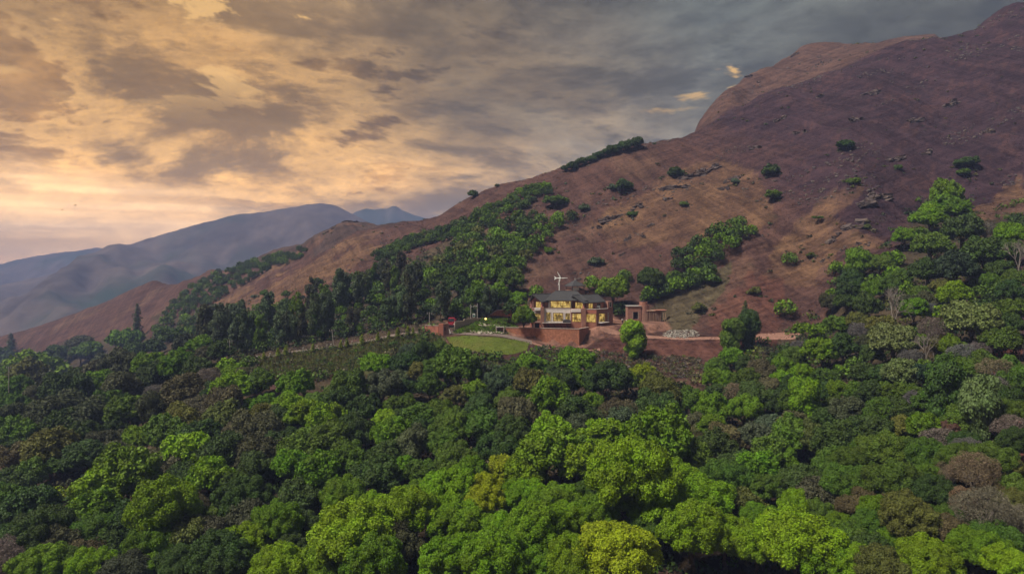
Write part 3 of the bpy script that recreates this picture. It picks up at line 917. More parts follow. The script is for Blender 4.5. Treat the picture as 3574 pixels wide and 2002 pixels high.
D, S_, VN, VB, SL, CF, UM, DD, DR, BU = 'dome', 'smooth', 'vine', 'vinebroad', 'slender', 'conifer', 'umbrella', 'dead', 'dry', 'bush'
HAND = [
 # bottom centre mass
 (D,893,1346,215,BRIGHT),(D,1013,1300,170,BRIGHT),(D,1133,1250,150,BRIGHT),(D,1222,1262,130,LIME),(D,1142,1406,180,BRIGHT),(D,1240,1420,190,BRIGHT),(D,713,1442,150,BRIGHT),(D,940,1425,170,GREEN),(S_,1010,1375,110,DUSK),
 (D,805,1213,130,GREEN),(D,745,973,85,GREEN),(D,727,1017,85,BRIGHT),(D,765,1057,90,BRIGHT),(D,820,1068,95,BRIGHT),(D,945,918,82,BRIGHT),(D,975,1057,74,BRIGHT),(D,1153,935,115,MID),(D,657,964,68,MID),(S_,657,1060,85,OLIVE),
 (VB,829,1113,135,MID),(VB,893,1100,100,DARK),(VB,953,1205,120,DARK),(VB,700,1130,100,DARK),(VB,640,1190,95,DARK),(VB,880,985,90,MID),(VB,960,985,85,GREY),(D,1052,945,60,OLIVE),(D,1080,975,80,MID),(D,1150,995,75,OLIVE),(D,1090,1085,60,OLIVE),(VB,1030,1130,95,GREY),(VB,1110,1120,90,MID),(VB,1010,1060,70,DARK),(S_,1070,895,70,DARK),(VB,1210,1080,110,MID),(VB,1250,1135,110,DARK),(D,720,1300,90,DARK),(VB,780,1330,90,DARK),(D,665,1275,80,MID),(D,830,1160,75,MID),(VB,880,1160,85,MID),(D,1060,1190,90,MID),(VB,1150,1170,100,MID),
 # centre right
 (D,1337,920,86,GREEN),(D,1453,911,90,GREEN),(D,1618,944,80,LIME),(D,1385,1015,115,GREEN),(D,1441,962,75,GREEN),(D,1340,975,85,OLIVE),(D,1513,1092,118,BRIGHT),(D,1658,1125,165,GREEN),(D,1393,1105,112,BRIGHT),(D,1377,1150,145,GREEN),(D,1585,1206,230,BRIGHT),(D,1715,1216,140,BRIGHT),(D,1640,1262,170,BRIGHT),(D,1765,1262,150,BRIGHT),(D,1275,1250,110,BRIGHT),(D,1325,1252,120,BRIGHT),(D,1400,1260,130,GREEN),(D,1345,1338,170,BRIGHT),(D,1425,1320,120,BRIGHT),(D,1262,1340,120,BRIGHT),(D,1537,1385,205,LIME),(D,1746,1360,170,BRIGHT),(D,1825,1350,150,BRIGHT),(S_,1390,1405,100,DARK),(D,1620,1335,110,MID),(D,1480,1240,90,MID),
 (VB,1794,1030,90,GREEN),(VB,1722,1015,85,MID),(VB,1650,1041,110,DARK),(DR,1557,1036,85,BROWN),(DR,1738,1097,66,BROWN),(S_,1822,1101,85,BROWN),(DR,1850,997,64,TAN),(D,1794,957,60,GREEN),(D,1838,912,66,GREEN),(D,1489,1053,66,GREY),(D,1565,1060,85,GREY),(VB,1521,968,105,DARK),(D,1574,965,66,GREEN),(S_,1660,992,105,OLIVE),(VB,1870,1040,80,GREEN),(D,1800,1130,100,DARK),(D,1850,1170,100,DARK),(D,1900,1100,90,GREY),(S_,1860,1270,110,OLIVE),(D,1930,1230,100,MID),
 # right
 (D,1957,952,64,BRIGHT),(D,2017,942,64,BRIGHT),(VN,2024,1010,66,BRIGHT,None,140),(D,2110,988,66,GREEN),(D,2268,944,100,PALE),(D,2242,866,115,PALE),(D,2119,880,80,DARK),(D,2068,886,95,GREEN),(VN,2468,1030,84,PALE,None,175),(VN,2383,1005,92,DARK,None,150),(D,2535,1010,66,DARK),(D,2302,1016,50,OLIVE),(D,2132,1044,95,GREY),(D,2268,1076,80,OLIVE),(D,2238,1142,130,MID),(D,2332,1155,110,MID),(D,2170,1144,72,MID),(VB,1974,1161,72,GREEN),(VB,2098,1172,84,MID),(D,2047,1118,96,OLIVE),(S_,1991,1074,76,BROWN),(D,2255,1224,140,MID),(S_,2157,1268,96,BROWN),(DR,2362,1114,95,DRY),(DR,2438,1142,82,DRY),(DR,2447,1197,125,TAN),(D,2540,1184,76,OLIVE),(DR,2425,1256,96,TAN),(DR,2477,1304,140,TAN),(DR,2548,1312,110,TAN),(DR,2357,1268,68,TAN),(D,2289,1320,150,OLIVE),(D,2191,1324,100,MID),(D,2055,1290,90,MID),(D,2004,1365,210,BRIGHT),(D,2157,1428,130,BRIGHT),(D,2336,1420,150,BRIGHT),(D,2459,1393,125,GREEN),(D,2548,1428,120,BRIGHT),(D,2119,1325,80,GREEN),(D,2242,1372,84,GREEN),(VB,2190,1395,90,DARK),(VB,2010,1230,100,DARK),(D,2075,1060,70,DARK),(D,2190,1000,80,DARK),(D,2330,950,80,DEEP),(D,2400,1080,60,RUST),(D,1900,1385,140,BRIGHT),(S_,2390,1350,100,BROWN),(S_,2500,1240,70,BROWN),
 # left
 (D,81,893,115,GREEN),(D,311,858,74,GREEN),(D,506,868,70,GREEN),(D,570,912,54,BRIGHT),(D,595,934,62,GREEN),(D,587,985,90,BRIGHT),(D,632,962,50,GREEN),(D,621,1014,56,GREEN),(DR,392,997,60,DRY),(S_,468,997,115,BROWN),(S_,511,1027,88,BROWN),(S_,455,1065,118,OLIVE),(DR,464,1095,76,TAN),(D,566,1057,86,OLIVE),(D,477,1146,128,BRIGHT),(D,528,1214,108,BRIGHT),(VB,590,1228,80,MID),(S_,294,1142,86,BROWN),(D,358,1163,82,GREEN),(D,324,1201,158,GREEN),(D,260,1240,138,BRIGHT),(D,234,1299,128,GREEN),(D,409,1304,180,BRIGHT),(S_,464,1355,118,OLIVE),(D,604,1384,130,BRIGHT),(VB,553,1312,90,MID),(D,383,1384,120,GREEN),(S_,230,1401,90,BROWN),(DR,289,1355,66,RUST),(D,234,1442,124,BRIGHT),(D,400,1428,92,GREEN),(D,140,1235,54,LIME),(D,51,1197,36,LIME),(D,17,965,50,GREEN),(D,72,937,76,OLIVE),(S_,298,929,96,DUSK),(D,383,916,86,GREEN),(D,451,924,98,GREEN),(S_,383,954,90,DARK),(S_,166,993,108,DARK),(S_,136,1035,118,DUSK),(S_,34,1069,96,DUSK),(S_,306,988,118,DUSK),(D,362,1044,66,MID),(D,128,1137,128,OLIVE),(S_,21,1159,76,BROWN),(D,149,1172,76,MID),(D,85,1278,138,DARK),(D,106,1333,158,DARK),(D,51,1363,128,DARK),(D,21,1257,76,MID),(D,17,1304,76,DARK),(D,192,1372,90,DARK),(D,362,1240,66,GREY),(S_,447,1244,60,OLIVE),(DR,490,1269,60,BROWN),(D,613,1295,62,GREEN),(S_,566,1155,118,DARK),(S_,220,1060,110,DUSK),(S_,260,900,80,DUSK),(D,120,960,60,DUSK),
 (CF,28,858,30,DARK,None,40),(CF,345,806,34,DARK,None,58),(CF,1875,775,28,DARK,None,40),
 # right hillside wood
 (VN,2158,668,52,GREEN,None,85),(D,2104,666,42,GREEN),(D,2379,494,80,GREEN),(D,2382,531,90,GREEN),(D,2340,552,84,BRIGHT),(D,2275,596,60,GREEN),(D,2544,600,66,BRIGHT),(D,2399,747,80,BRIGHT),(D,2369,780,56,BRIGHT),(D,2440,810,135,PALE),(D,2198,737,60,GREEN),(D,2285,718,50,BRIGHT),(DD,2250,785,50,DRY,None,85),(DD,2562,650,46,DRY,None,70),(D,2180,780,75,DARK),(D,2130,760,60,DARK),(D,2340,620,100,MID),(D,2420,590,100,DARK),(D,2480,640,110,DARK),(D,2400,680,110,DEEP),(D,2330,690,90,DARK),(DR,2350,840,80,DRY),(DR,2420,905,75,DRY),(DR,2500,935,70,TAN),(DR,2545,1085,80,DRY),(DR,2395,1195,80,TAN),(DR,2300,1010,60,DRY),(DD,2330,870,40,DRY,None,70),(D,2540,780,80,MID),(D,2555,700,70,MID),(D,2520,860,90,MID),(DR,2290,900,60,DRY),
 # slope right of the house
 (D,1976,767,58,GREEN,'alone right of the terrace'),(VN,1592,850,60,BRIGHT,'below the yard beside the house',95),(VN,1845,836,58,MID,'at the edge of the dirt road',95),(VN,1882,822,46,DARK,'at the edge of the dirt road',110),(UM,2040,828,118,GREEN,'at the end of the dirt road'),(D,1986,643,42,MID,'alone on the slope above the dirt road'),(UM,2057,545,32,MID,'alone on the rocky slope'),
 (D,1531,913,36,LIME,'below the retaining wall'),
 # house surroundings
 (D,1318,800,66,GREEN,'at the left corner of the house'),(D,1285,770,48,DARK,'at the left corner of the house'),(D,1490,712,48,GREEN,'right behind the house'),(D,1545,737,80,GREEN,'right behind the house'),(D,1572,693,42,MID,'right behind the house'),(D,1350,726,42,GREEN,'right behind the house'),(D,1640,703,75,DARK,'right behind the house'),(D,1560,775,50,DARK,'right behind the house'),(D,1443,742,40,LIME,'right behind the house'),
]
for h in HAND:
    plant(*h)

# hillside bushes and skyline trees
SLOPE = [(D,2130,358,46,DARK),(D,2432,402,46,DARK),(D,2425,428,34,MID),(D,1570,465,46,DARK),(BU,1700,433,40,DARK),(BU,1940,428,42,DARK),(D,1945,487,40,GREEN),(D,1400,496,56,MID),(BU,1590,536,26,MID),(BU,1500,655,36,GREY),(BU,1470,520,30,GREY),(BU,1540,470,24,GREY),(D,665,737,24,MID),(D,718,740,24,MID),(D,797,706,26,DARK),(D,1075,603,26,MID),(BU,1720,512,20,MID),(BU,2180,570,18,OLIVE),(BU,2140,640,24,MID),(BU,2150,455,26,MID),(BU,1850,455,24,GREY),(BU,1380,630,24,GREEN),(BU,640,745,16,GREY),(BU,2260,420,20,MID),(BU,2040,640,24,OLIVE),(BU,1790,700,40,MID),(BU,1760,770,44,OLIVE),(BU,1900,730,30,OLIVE)]
for k_, x, y, w_, c in SLOPE:
    plant(k_, x, y, w_, c, 'alone on the bare hillside')
SKYL = [(1420,420,18),(1450,408,20),(1478,398,22),(1500,390,22),(1525,380,24),(1555,368,26),(1585,360,26),(1620,350,24),(1655,342,22),(1700,326,26),(1740,312,26),(1140,497,18),(1178,487,20),(1205,477,18),(1250,462,12),(1165,489,26),(1190,484,24),(1215,472,20),(1065,519,26),(1085,518,16),(1540,374,30),(1570,364,32),(1600,356,32),(1640,346,28),(1672,339,22),(1722,320,42),(1438,414,28),(1462,402,28),(1490,394,24),(1510,386,20),(1130,502,14),(600,650,14),(468,684,12)]
for x, y, w_ in SKYL:
    plant(D, x, y + 4, w_, DARK, 'on the ridge skyline')

def fill(poly, zone, wfun, kinds, tries, ymin=50.0):
    """plant trees wherever the polygon is not yet covered by a crown"""
    xs_ = [p[0] for p in poly]; ys_ = [p[1] for p in poly]
    n = 0
    for t in range(tries):
        x = random.uniform(min(xs_), max(xs_)); y = random.uniform(min(ys_), max(ys_))
        if not in_poly(x, y, poly): continue
        if COV[min(572, max(0, int(y * K))), min(1023, max(0, int(x * K)))]: continue
        kk = random.choices(kinds, [q[0] for q in kinds])[0]
        w_ = wfun(x, y) * random.uniform(0.75, 1.25)
        r = plant(kk[1], x, y, w_, kk[2], zone, (w_ * 2.1 if kk[1] in (SL, VN, CF) else None), ymin=ymin)
        n += r is not None
    return n
POLY_G1 = [(1380,458),(1330,470),(1200,530),(1120,575),(1180,590),(1260,545),(1330,510),(1385,478)]
POLY_G2 = [(1160,600),(1230,560),(1330,530),(1440,540),(1380,590),(1320,650),(1300,700),(1330,765),(1280,780),(1150,740),(1060,700),(1110,650)]
POLY_G3 = [(940,640),(1000,605),(1090,575),(1160,560),(1150,590),(1060,615),(990,640),(950,655)]
POLY_G4 = [(400,800),(450,745),(520,690),(620,655),(760,622),(780,636),(640,690),(560,740),(470,790)]
POLY_G5 = [(1610,760),(1690,695),(1708,630),(1765,600),(1832,555),(1885,558),(1892,582),(1840,625),(1785,672),(1745,725),(1690,770),(1640,785)]
POLY_B = [(330,830),(420,795),(640,770),(800,735),(900,690),(1000,655),(1060,665),(1160,730),(1280,775),(1180,785),(1060,790),(1000,815),(900,835),(700,870),(620,880),(560,845),(440,830)]
n1 = fill(POLY_G1, 'in the high wooded gully', lambda x, y: 26, [(2, D, DARK), (3, D, MID), (1, D, GREEN)], 700)
n2 = fill(POLY_G3, 'in the middle slope woodland strip', lambda x, y: 24, [(4, D, DARK), (2, D, MID)], 500)
n3 = fill(POLY_G2, 'in the gully left of the house', lambda x, y: 42 + (y - 600) * 0.1, [(3, D, MID), (2, D, DARK), (3, D, GREEN), (1, D, OLIVE)], 900)
n4 = fill(POLY_G4, 'in the far left gully', lambda x, y: 20, [(4, D, DARK), (3, D, MID)], 900)
n5 = fill(POLY_G5, 'in the copse right of the house', lambda x, y: 42, [(2, D, DARK), (3, D, MID), (2, D, GREEN)], 900, 226.0)
n6 = fill(POLY_B, 'in the plantation left of the gate', lambda x, y: 34, [(1, SL, DUSK), (2.5, SL, SLATE), (1, SL, MID), (5, D, MID), (3, D, DARK), (3, D, GREEN)], 1400, 203.0)
FP = [(x / K, y / K) for x, y in FOREST]
def fsize(x, y): return 58 + max(0, y - 850) * 0.13
def forest_fill(tries):
    n = 0
    for t in range(tries):
        x = random.uniform(0, 2576); y = random.uniform(480, 1443)
        if not in_poly(x, y, FP) or COV[min(572, int(y * K)), min(1023, int(x * K))]: continue
        if in_poly(x, y, [(780,1443),(800,1270),(1000,1230),(1200,1190),(1460,1160),(1700,1150),(1860,1270),(2100,1290),(2140,1443)]): kinds = [(5, D, BRIGHT), (3, D, GREEN), (1, D, MID), (1, D, LIME)]
        elif x < 700: kinds = [(3, S_, DUSK), (2, S_, DARK), (3, D, DARK), (2, S_, BROWN), (3, D, MID), (1, D, GREEN), (1, DR, DRY)]
        elif x < 1300: kinds = [(2, VB, DARK), (4, VB, MID), (1, D, DARK), (1, VB, GREY), (2, D, MID), (1, D, GREEN)]
        elif x < 1950: kinds = [(2, VB, DARK), (2, D, DARK), (3, D, MID), (2, D, GREEN), (1, S_, BROWN), (1, D, GREY)]
        else: kinds = [(3, D, DARK), (4, D, MID), (1, S_, DUSK), (1, DR, DRY), (2, VB, MID), (1, D, OLIVE), (1, D, GREEN)]
        kk = random.choices(kinds, [q[0] for q in kinds])[0]
        w_ = fsize(x, y) * random.uniform(0.75, 1.2)
        if x > 640 and y < 1100 and not in_poly(x, y - 0.40 * w_, FP): continue
        if y > 1130 and random.random() < 0.35: cover_mark(x * K, y * K, w_ * K * 0.3, w_ * K * 0.22); continue
        r = plant(kk[1], x, y, w_, kk[2])
        n += r is not None
    return n
n7 = forest_fill(6000)

for poly, zone, n, w0 in ((POLY_G1, 'in the high wooded gully', 55, 22), (POLY_G3, 'in the middle slope woodland strip', 45, 21), (POLY_G4, 'in the far left gully', 60, 18)):
    k = 0
    for _ in range(2500):
        x = random.uniform(min(q[0] for q in poly), max(q[0] for q in poly)); y = random.uniform(min(q[1] for q in poly), max(q[1] for q in poly))
        if k < n and in_poly(x, y, poly):
            k += plant(D, x, y, w0 * random.uniform(0.6, 1.2), random.choice([DARK, DARK, MID]), zone) is not None
# the small far trees of the gullies are one wood; everything that can be told apart stays a tree of its own
WOOD = [t for t in TREES if t['zone'] in ('in the high wooded gully', 'in the middle slope woodland strip', 'in the far left gully')]
broad = sorted([t for t in TREES if t['kind'] == D and t not in WOOD], key=lambda t: -t['w'])
broad = [t for t in broad if t['zone'] in ('on the ridge skyline', 'alone on the bare hillside')] + [t for t in broad if t['zone'] not in ('on the ridge skyline', 'alone on the bare hillside')]
WOOD += [t for t in broad[300:]]
_w = set(id(t) for t in WOOD)
TREES = [t for t in TREES if id(t) not in _w]

# labels: look, then where, then which of the look-alikes there
def zone_of(t):
    if t['zone']: return t['zone']
    x, y = t['x'], t['y']
    c = ['far left', 'left', 'left of centre', 'right of centre', 'right', 'far right'][min(5, int(x / 2576 * 6))]
    if x > 2000 and y < 880: return 'in the hillside wood, ' + c
    r = 'on the upper forest edge,' if y < 960 else ('in the upper forest,' if y < 1080 else ('in the middle forest,' if y < 1200 else ('in the lower forest,' if y < 1320 else 'in the front forest row,')))
    return r + ' ' + c
ORD = ['first', 'second', 'third', 'fourth', 'fifth', 'sixth', 'seventh', 'eighth', 'ninth', 'tenth', 'eleventh', 'twelfth', 'thirteenth', 'fourteenth', 'fifteenth', 'sixteenth', 'seventeenth', 'eighteenth', 'nineteenth', 'twentieth']
LOOK = {D: ('broadleaf_tree', 'round tree', 'tree'), S_: ('domed_tree', 'smooth domed tree', 'tree'), VN: ('climber_covered_tree', 'climber-clad column tree', 'tree'), VB: ('climber_draped_tree', 'climber-draped tree', 'tree'),
        SL: ('slender_tree', 'tall slender tree', 'tree'), CF: ('conifer_tree', 'pointed conifer', 'tree'), UM: ('umbrella_tree', 'flat umbrella tree', 'tree'), DD: ('dead_tree', 'bare pale-limbed tree', 'tree'), DR: ('dry_tree', 'thin twiggy tree', 'tree'), BU: ('bush', 'low bush', 'bush')}
groups = {}
for t in TREES:
    cn = '' if t['kind'] == DD else CNAME[t['col']] + ' '
    t['lab'] = (cn + LOOK[t['kind']][1], zone_of(t))
    groups.setdefault(t['lab'], []).append(t)
for lab, g in groups.items():
    g.sort(key=lambda t: t['x'])
    for i, t in enumerate(g):
        t['label'] = lab[0] + ' ' + lab[1] + ('' if len(g) == 1 else ', %s from left' % (ORD[i] if i < 20 else str(i + 1) + 'th'))

FIX = {'near': 1, 'nearsmooth': 1}
def make_tree(t):
    fam = PROTO[t['fam']]
    cr, tr = fam[random.randrange(len(fam))]
    nm, _, cat = LOOK[t['kind']]
    e = empty(nm, (t['X'], t['Y'], t['Z']), t['label'], cat, None)
    z = t['zone']
    e['group'] = {'tree': 'trees ', 'bush': 'bushes '}[cat] + (z if z else 'of the forest below the house')
    e.rotation_euler = (0, 0, random.uniform(0, 6.283))
    e.scale = (t['s'] * random.uniform(0.92, 1.12), t['s'] * random.uniform(0.92, 1.12), t['sz'] * random.uniform(0.92, 1.2))
    if z == 'alone on the bare hillside': e.scale = (t['s'] * random.uniform(0.75, 1.3), t['s'] * random.uniform(0.7, 1.2), t['sz'] * random.uniform(0.65, 1.0))
    if t['kind'] in (UM,): e.rotation_euler = (0, 0, random.uniform(-0.3, 0.3))
    if cr is not None:
        c = link_mesh('crown', cr, None, e)
        j = lambda: random.uniform(0.86, 1.14)
        b = random.uniform(0.85, 1.18)
        c.color = (t['col'][0] * b * j(), t['col'][1] * b * random.uniform(0.95, 1.05), t['col'][2] * b * j(), 1)
    link_mesh('trunk', tr, None, e)
for t in TREES:
    make_tree(t)


# ------------------------------------------------------------------ things nobody could count
def vcol_material(name, rough=0.9):
    m = bpy.data.materials.new(name); m.use_nodes = True
    T = NT(m.node_tree)
    a = T.n('ShaderNodeAttribute', attribute_name='ground_colour'); g = T.n('ShaderNodeNewGeometry')
    p = T.n('ShaderNodeBsdfPrincipled'); p.inputs['Roughness'].default_value = rough
    T.put(p.inputs['Base Color'], T.mix(1.0, a.outputs['Color'], T.mix(T.noise(g.outputs['Position'], 3.0, 4, 0.6), (0.6, 0.6, 0.6), (1.4, 1.4, 1.4)), 'MULTIPLY'))
    o = T.n('ShaderNodeOutputMaterial'); T.t.links.new(p.outputs[0], o.inputs[0])
    return m
ROCKV = vcol_material('loose_stone')
def merge_stuff(name, protos, places, colours, mat, rng):
    """protos: list of (V, Q); places: n x (x, y, z, scale); one joined mesh, one colour per clump"""
    Vs, Qs, Cs, Ts = [], [], [], []
    nv = 0
    which = rng.integers(0, len(protos), len(places))
    for k, (V, Q) in enumerate(protos):
        idx = np.nonzero(which == k)[0]
        if len(idx) == 0: continue
        a = rng.uniform(0, 6.283, len(idx)); ca, sa = np.cos(a), np.sin(a)
        P = places[idx]
        X = V[None, :, 0] * ca[:, None] - V[None, :, 1] * sa[:, None]
        Y = V[None, :, 0] * sa[:, None] + V[None, :, 1] * ca[:, None]
        Z = np.broadcast_to(V[None, :, 2], X.shape)
        W3 = np.stack([X, Y, Z], -1) * P[:, None, 3:4] + P[:, None, :3]
        n, m = len(idx), len(V)
        Vs.append(W3.reshape(-1, 3))
        Qs.append((Q[None] + (np.arange(n) * m)[:, None, None]).reshape(-1, 4) + nv)
        Cs.append(np.repeat(colours[idx], m, 0))
        Ts.append(rng.uniform(0.65, 1.35, n * len(Q)))
        nv += n * m
    me = np_mesh(name, np.concatenate(Vs), np.concatenate(Qs), tint=np.concatenate(Ts), col=np.concatenate(Cs))
    return tag(link_mesh(name, me, mat), kind='stuff')

def clump(seed, R, n, leaf, flat=0.8):
    rng = np.random.default_rng(seed)
    C = rng.normal(0, 0.42 * R, (5, 3)); C[:, 2] = np.abs(C[:, 2]) * flat + 0.25 * R
    P, Nn = [], []
    for c in C:
        d = unit(rng.normal(0, 1, (n // 5, 3))); d[:, 2] = np.abs(d[:, 2]) - 0.25
        P.append(c + d * R * 0.5); Nn.append(d)
    return leaves(rng, np.concatenate(P), np.concatenate(Nn), leaf, 0.8)

def tuft(seed, n=3):
    rng = np.random.default_rng(seed)
    V, Q = [], []
    for k in range(n):
        a = rng.uniform(0, 6.28); d = np.array([math.cos(a), math.sin(a), 0]); s = np.array([-d[1], d[0], 0]) * 0.16
        b = rng.normal(0, 0.22, 3) * np.array([1, 1, 0]); t = b + d * rng.uniform(.1, .45) + np.array([0, 0, rng.uniform(.5, 1.0)])
        i = len(V); V += [b - s - np.array([0, 0, .15]), b + s - np.array([0, 0, .15]), t + s * .3, t - s * .3]; Q.append([i, i + 1, i + 2, i + 3])
    return np.array(V), np.array(Q)

LAWN_AREA = [(440, 331), (470, 330), (500, 331), (535, 337), (533, 352), (515, 357), (490, 357), (466, 355), (446, 351)]
rs = np.random.default_rng(77)
def scatter(n, pxr, Yr, test, power=1.0):
    """random plan positions (denser near the viewer), kept where test(px, py) holds"""
    px = rs.uniform(*pxr, n); Y = Yr[0] + (Yr[1] - Yr[0]) * rs.random(n) ** power
    X = (px - 512) / F * Y
    Z = ground(X, Y)
    py = HZ - Z / Y * F
    k = test(px, py, X, Y)
    return np.stack([X[k], Y[k], Z[k]], 1), px[k], py[k]

SCRUB = P26([(640,905),(760,885),(900,865),(1070,838),(1110,845),(1130,905),(1320,900),(1330,870),(1480,880),(1560,890),(1760,900),(1790,960),(1690,985),(1425,960),(1000,930),(700,965)])
# undergrowth of the forest floor and the scrub below the terrace
P, px_, py_ = scatter(15000, (-30, 1054), (52, 250), lambda px, py, X, Y: (in_poly(px, py, FOREST) | in_poly(px, py + 12, FOREST) | (py > 560)) & ~in_poly(px, py, LAWN_AREA))
P = P[:3300]
pal = np.array([DARK, DARK, MID, DEEP, DUSK, OLIVE, MID, BROWN])
sc_ = rs.uniform(0.8, 2.2, len(P))
merge_stuff('undergrowth', [clump(500 + k, 1.0, 45, 0.20) for k in range(4)], np.column_stack([P, sc_]), pal[rs.integers(0, len(pal), len(P))] * rs.uniform(0.8, 1.25, (len(P), 1)), LEAFV, rs)
P, px_, py_ = scatter(26000, (230, 830), (165, 200), lambda px, py, X, Y: in_poly(px, py, SCRUB) & ~in_poly(px, py, LAWN_AREA) & ((px > 445) | (rs.random(len(px)) < 0.3)))
P = P[:2600]; px_ = px_[:2600]
pal = np.array([MID, OLIVE, GREEN, DUSK, BROWN, GREY])
pal2 = np.array([BROWN, DRY, RUST, OLIVE, DUSK, TAN])
right = (px_ > 575)[:, None]
ix = rs.integers(0, 6, len(P))
merge_stuff('scrub', [clump(520 + k, 0.8, 40, 0.20) for k in range(4)], np.column_stack([P, rs.uniform(0.3, 0.95, len(P))]), np.where(right, pal2[ix], pal[ix]) * rs.uniform(0.75, 1.2, (len(P), 1)), LEAFV, rs)
P, px_, py_ = scatter(9000, (130, 520), (198, 300), lambda px, py, X, Y: in_poly(px, py, P26([(330,830),(640,770),(800,740),(900,690),(1000,660),(1180,600),(1340,560),(1330,700),(1340,790),(1280,790),(1130,810),(1060,822),(640,895),(560,850)])))
P = P[:1500]
pal = np.array([DUSK, DARK, MID, BROWN, DEEP])
merge_stuff('plantation_undergrowth', [clump(530 + k, 1.0, 40, 0.24) for k in range(3)], np.column_stack([P, rs.uniform(0.7, 1.8, len(P))]), pal[rs.integers(0, 5, len(P))] * rs.uniform(0.7, 1.1, (len(P), 1)), LEAFV, rs)
# low dark scrub dotted over the hillside
not_built = lambda X, Y: ~((X > -4) & (X < 50) & (Y > 188) & (Y < 226))
def hill_ok(px, py, X, Y): return not_built(X, Y) & ~in_poly(px, py, FOREST)
nz = lambda X, Y: fbm(X / 24, Y / 24, 4, 81)
P, px_, py_ = scatter(16000, (-20, 1050), (212, 470), lambda px, py, X, Y: hill_ok(px, py, X, Y) & (nz(X, Y) > 0.10))
P = P[:300]
ring = []
for t in TREES:
    if t['zone'] in ('alone on the bare hillside', 'alone on the slope above the dirt road', 'alone right of the terrace', 'in the copse right of the house'):
        for k in range(9):
            a_ = rs.uniform(0, 6.28); r_ = abs(rs.normal(0, 1)) * 2.6 + 0.8; ring.append((t['X'] + math.cos(a_) * r_ * 1.4, t['Y'] + math.sin(a_) * r_))
ring = np.array(ring); P = np.concatenate([P, np.column_stack([ring, ground(ring[:, 0], ring[:, 1])])])
pal = np.array([BROWN, BROWN, OLIVE, DUSK, GREY])
merge_stuff('hillside_scrub', [clump(540 + k, 0.7, 30, 0.24, 0.5) for k in range(4)], np.column_stack([P, rs.uniform(0.4, 1.5, len(P))]), pal[rs.integers(0, 5, len(P))] * rs.uniform(0.7, 1.1, (len(P), 1)), LEAFV, rs)
# rough grass of the open slope left of the lawn
MEADOW = P26([(640,900),(760,882),(900,862),(1070,834),(1112,848),(1060,885),(1000,910),(820,955),(700,975)])
P, px_, py_ = scatter(60000, (250, 446), (168, 190), lambda px, py, X, Y: in_poly(px, py, MEADOW))
P = P[:9000]
merge_stuff('meadow_grass', [tuft(580 + k) for k in range(4)], np.column_stack([P, rs.uniform(0.35, 0.75, len(P))]), np.array([(0.115, 0.140, 0.034), (0.095, 0.130, 0.028), (0.140, 0.135, 0.045), (0.120, 0.098, 0.046)])[rs.integers(0, 4, len(P))], LEAFV, rs)
# loose stone along the rock bands of the hillside
def chip(seed):
    rng = np.random.default_rng(seed)
    V = np.array([(x, y, z) for z in (-.5, .5) for x, y in ((-.5, -.5), (.5, -.5), (.5, .5), (-.5, .5))]) * np.array([1, .8, .7]) + rng.normal(0, 0.13, (8, 3))
    return V, np.array([(3, 2, 1, 0), (4, 5, 6, 7), (0, 1, 5, 4), (1, 2, 6, 5), (2, 3, 7, 6), (3, 0, 4, 7)])
def bands(X, Y): Z = ground(X, Y); return fbm((X + 0.2 * Y) / 34, (Z - 0.36 * X) / 7.0, 4, 131) + 0.4 * fbm(X / 30, Y / 40, 3, 21)
P, px_, py_ = scatter(60000, (380, 1050), (225, 480), lambda px, py, X, Y: hill_ok(px, py, X, Y) & (bands(X, Y) > 0.30))
P = P[:3600]
merge_stuff('loose_stone', [chip(780 + k) for k in range(6)], np.column_stack([P, 0.25 + 0.9 * rs.random(len(P)) ** 2.5]), np.array([(0.070, 0.055, 0.052), (0.050, 0.040, 0.040), (0.105, 0.080, 0.068)])[rs.integers(0, 3, len(P))], ROCKV, rs)
# dry grass
P, px_, py_ = scatter(62000, (-20, 1050), (186, 420), lambda px, py, X, Y: hill_ok(px, py, X, Y))
P = P[:26000]
gcol = np.clip(ground_colours(P[:, 0], P[:, 1], P[:, 2]), 0.01, 1) * rs.uniform(0.80, 1.35, (len(P), 1))
merge_stuff('dry_grass', [tuft(560 + k) for k in range(5)], np.column_stack([P, rs.uniform(0.25, 0.55, len(P))]), gcol, LEAFV, rs)

# small far trees of the gullies that read as one mass
if WOOD:
    tiny = []
    for k in range(4):
        rng = np.random.default_rng(600 + k)
        d = unit(rng.normal(0, 1, (300, 3))); d = d[d[:, 2] > -0.3]
        C = spread_pts(rng, np.stack([d[:, 0] * 0.33, d[:, 1] * 0.33, 0.45 + d[:, 2] * 0.28], 1), 0.17, 14)
        PP, NN = [], []
        for c in C:
            dd = sphere_pts(rng, 27)
            PP.append(c + dd * 0.17); NN.append(dd)
        tiny.append(leaves(rng, np.concatenate(PP), np.concatenate(NN), 0.064, 0.6))
    pl_ = np.array([(t['X'], t['Y'], t['Z'] - 0.3, t['w'] * K * t['Y'] / F) for t in WOOD])
    merge_stuff('gully_woodland', tiny, pl_, np.array([t['col'] for t in WOOD]) * rs.uniform(0.8, 1.25, (len(WOOD), 1)), LEAFV, rs)

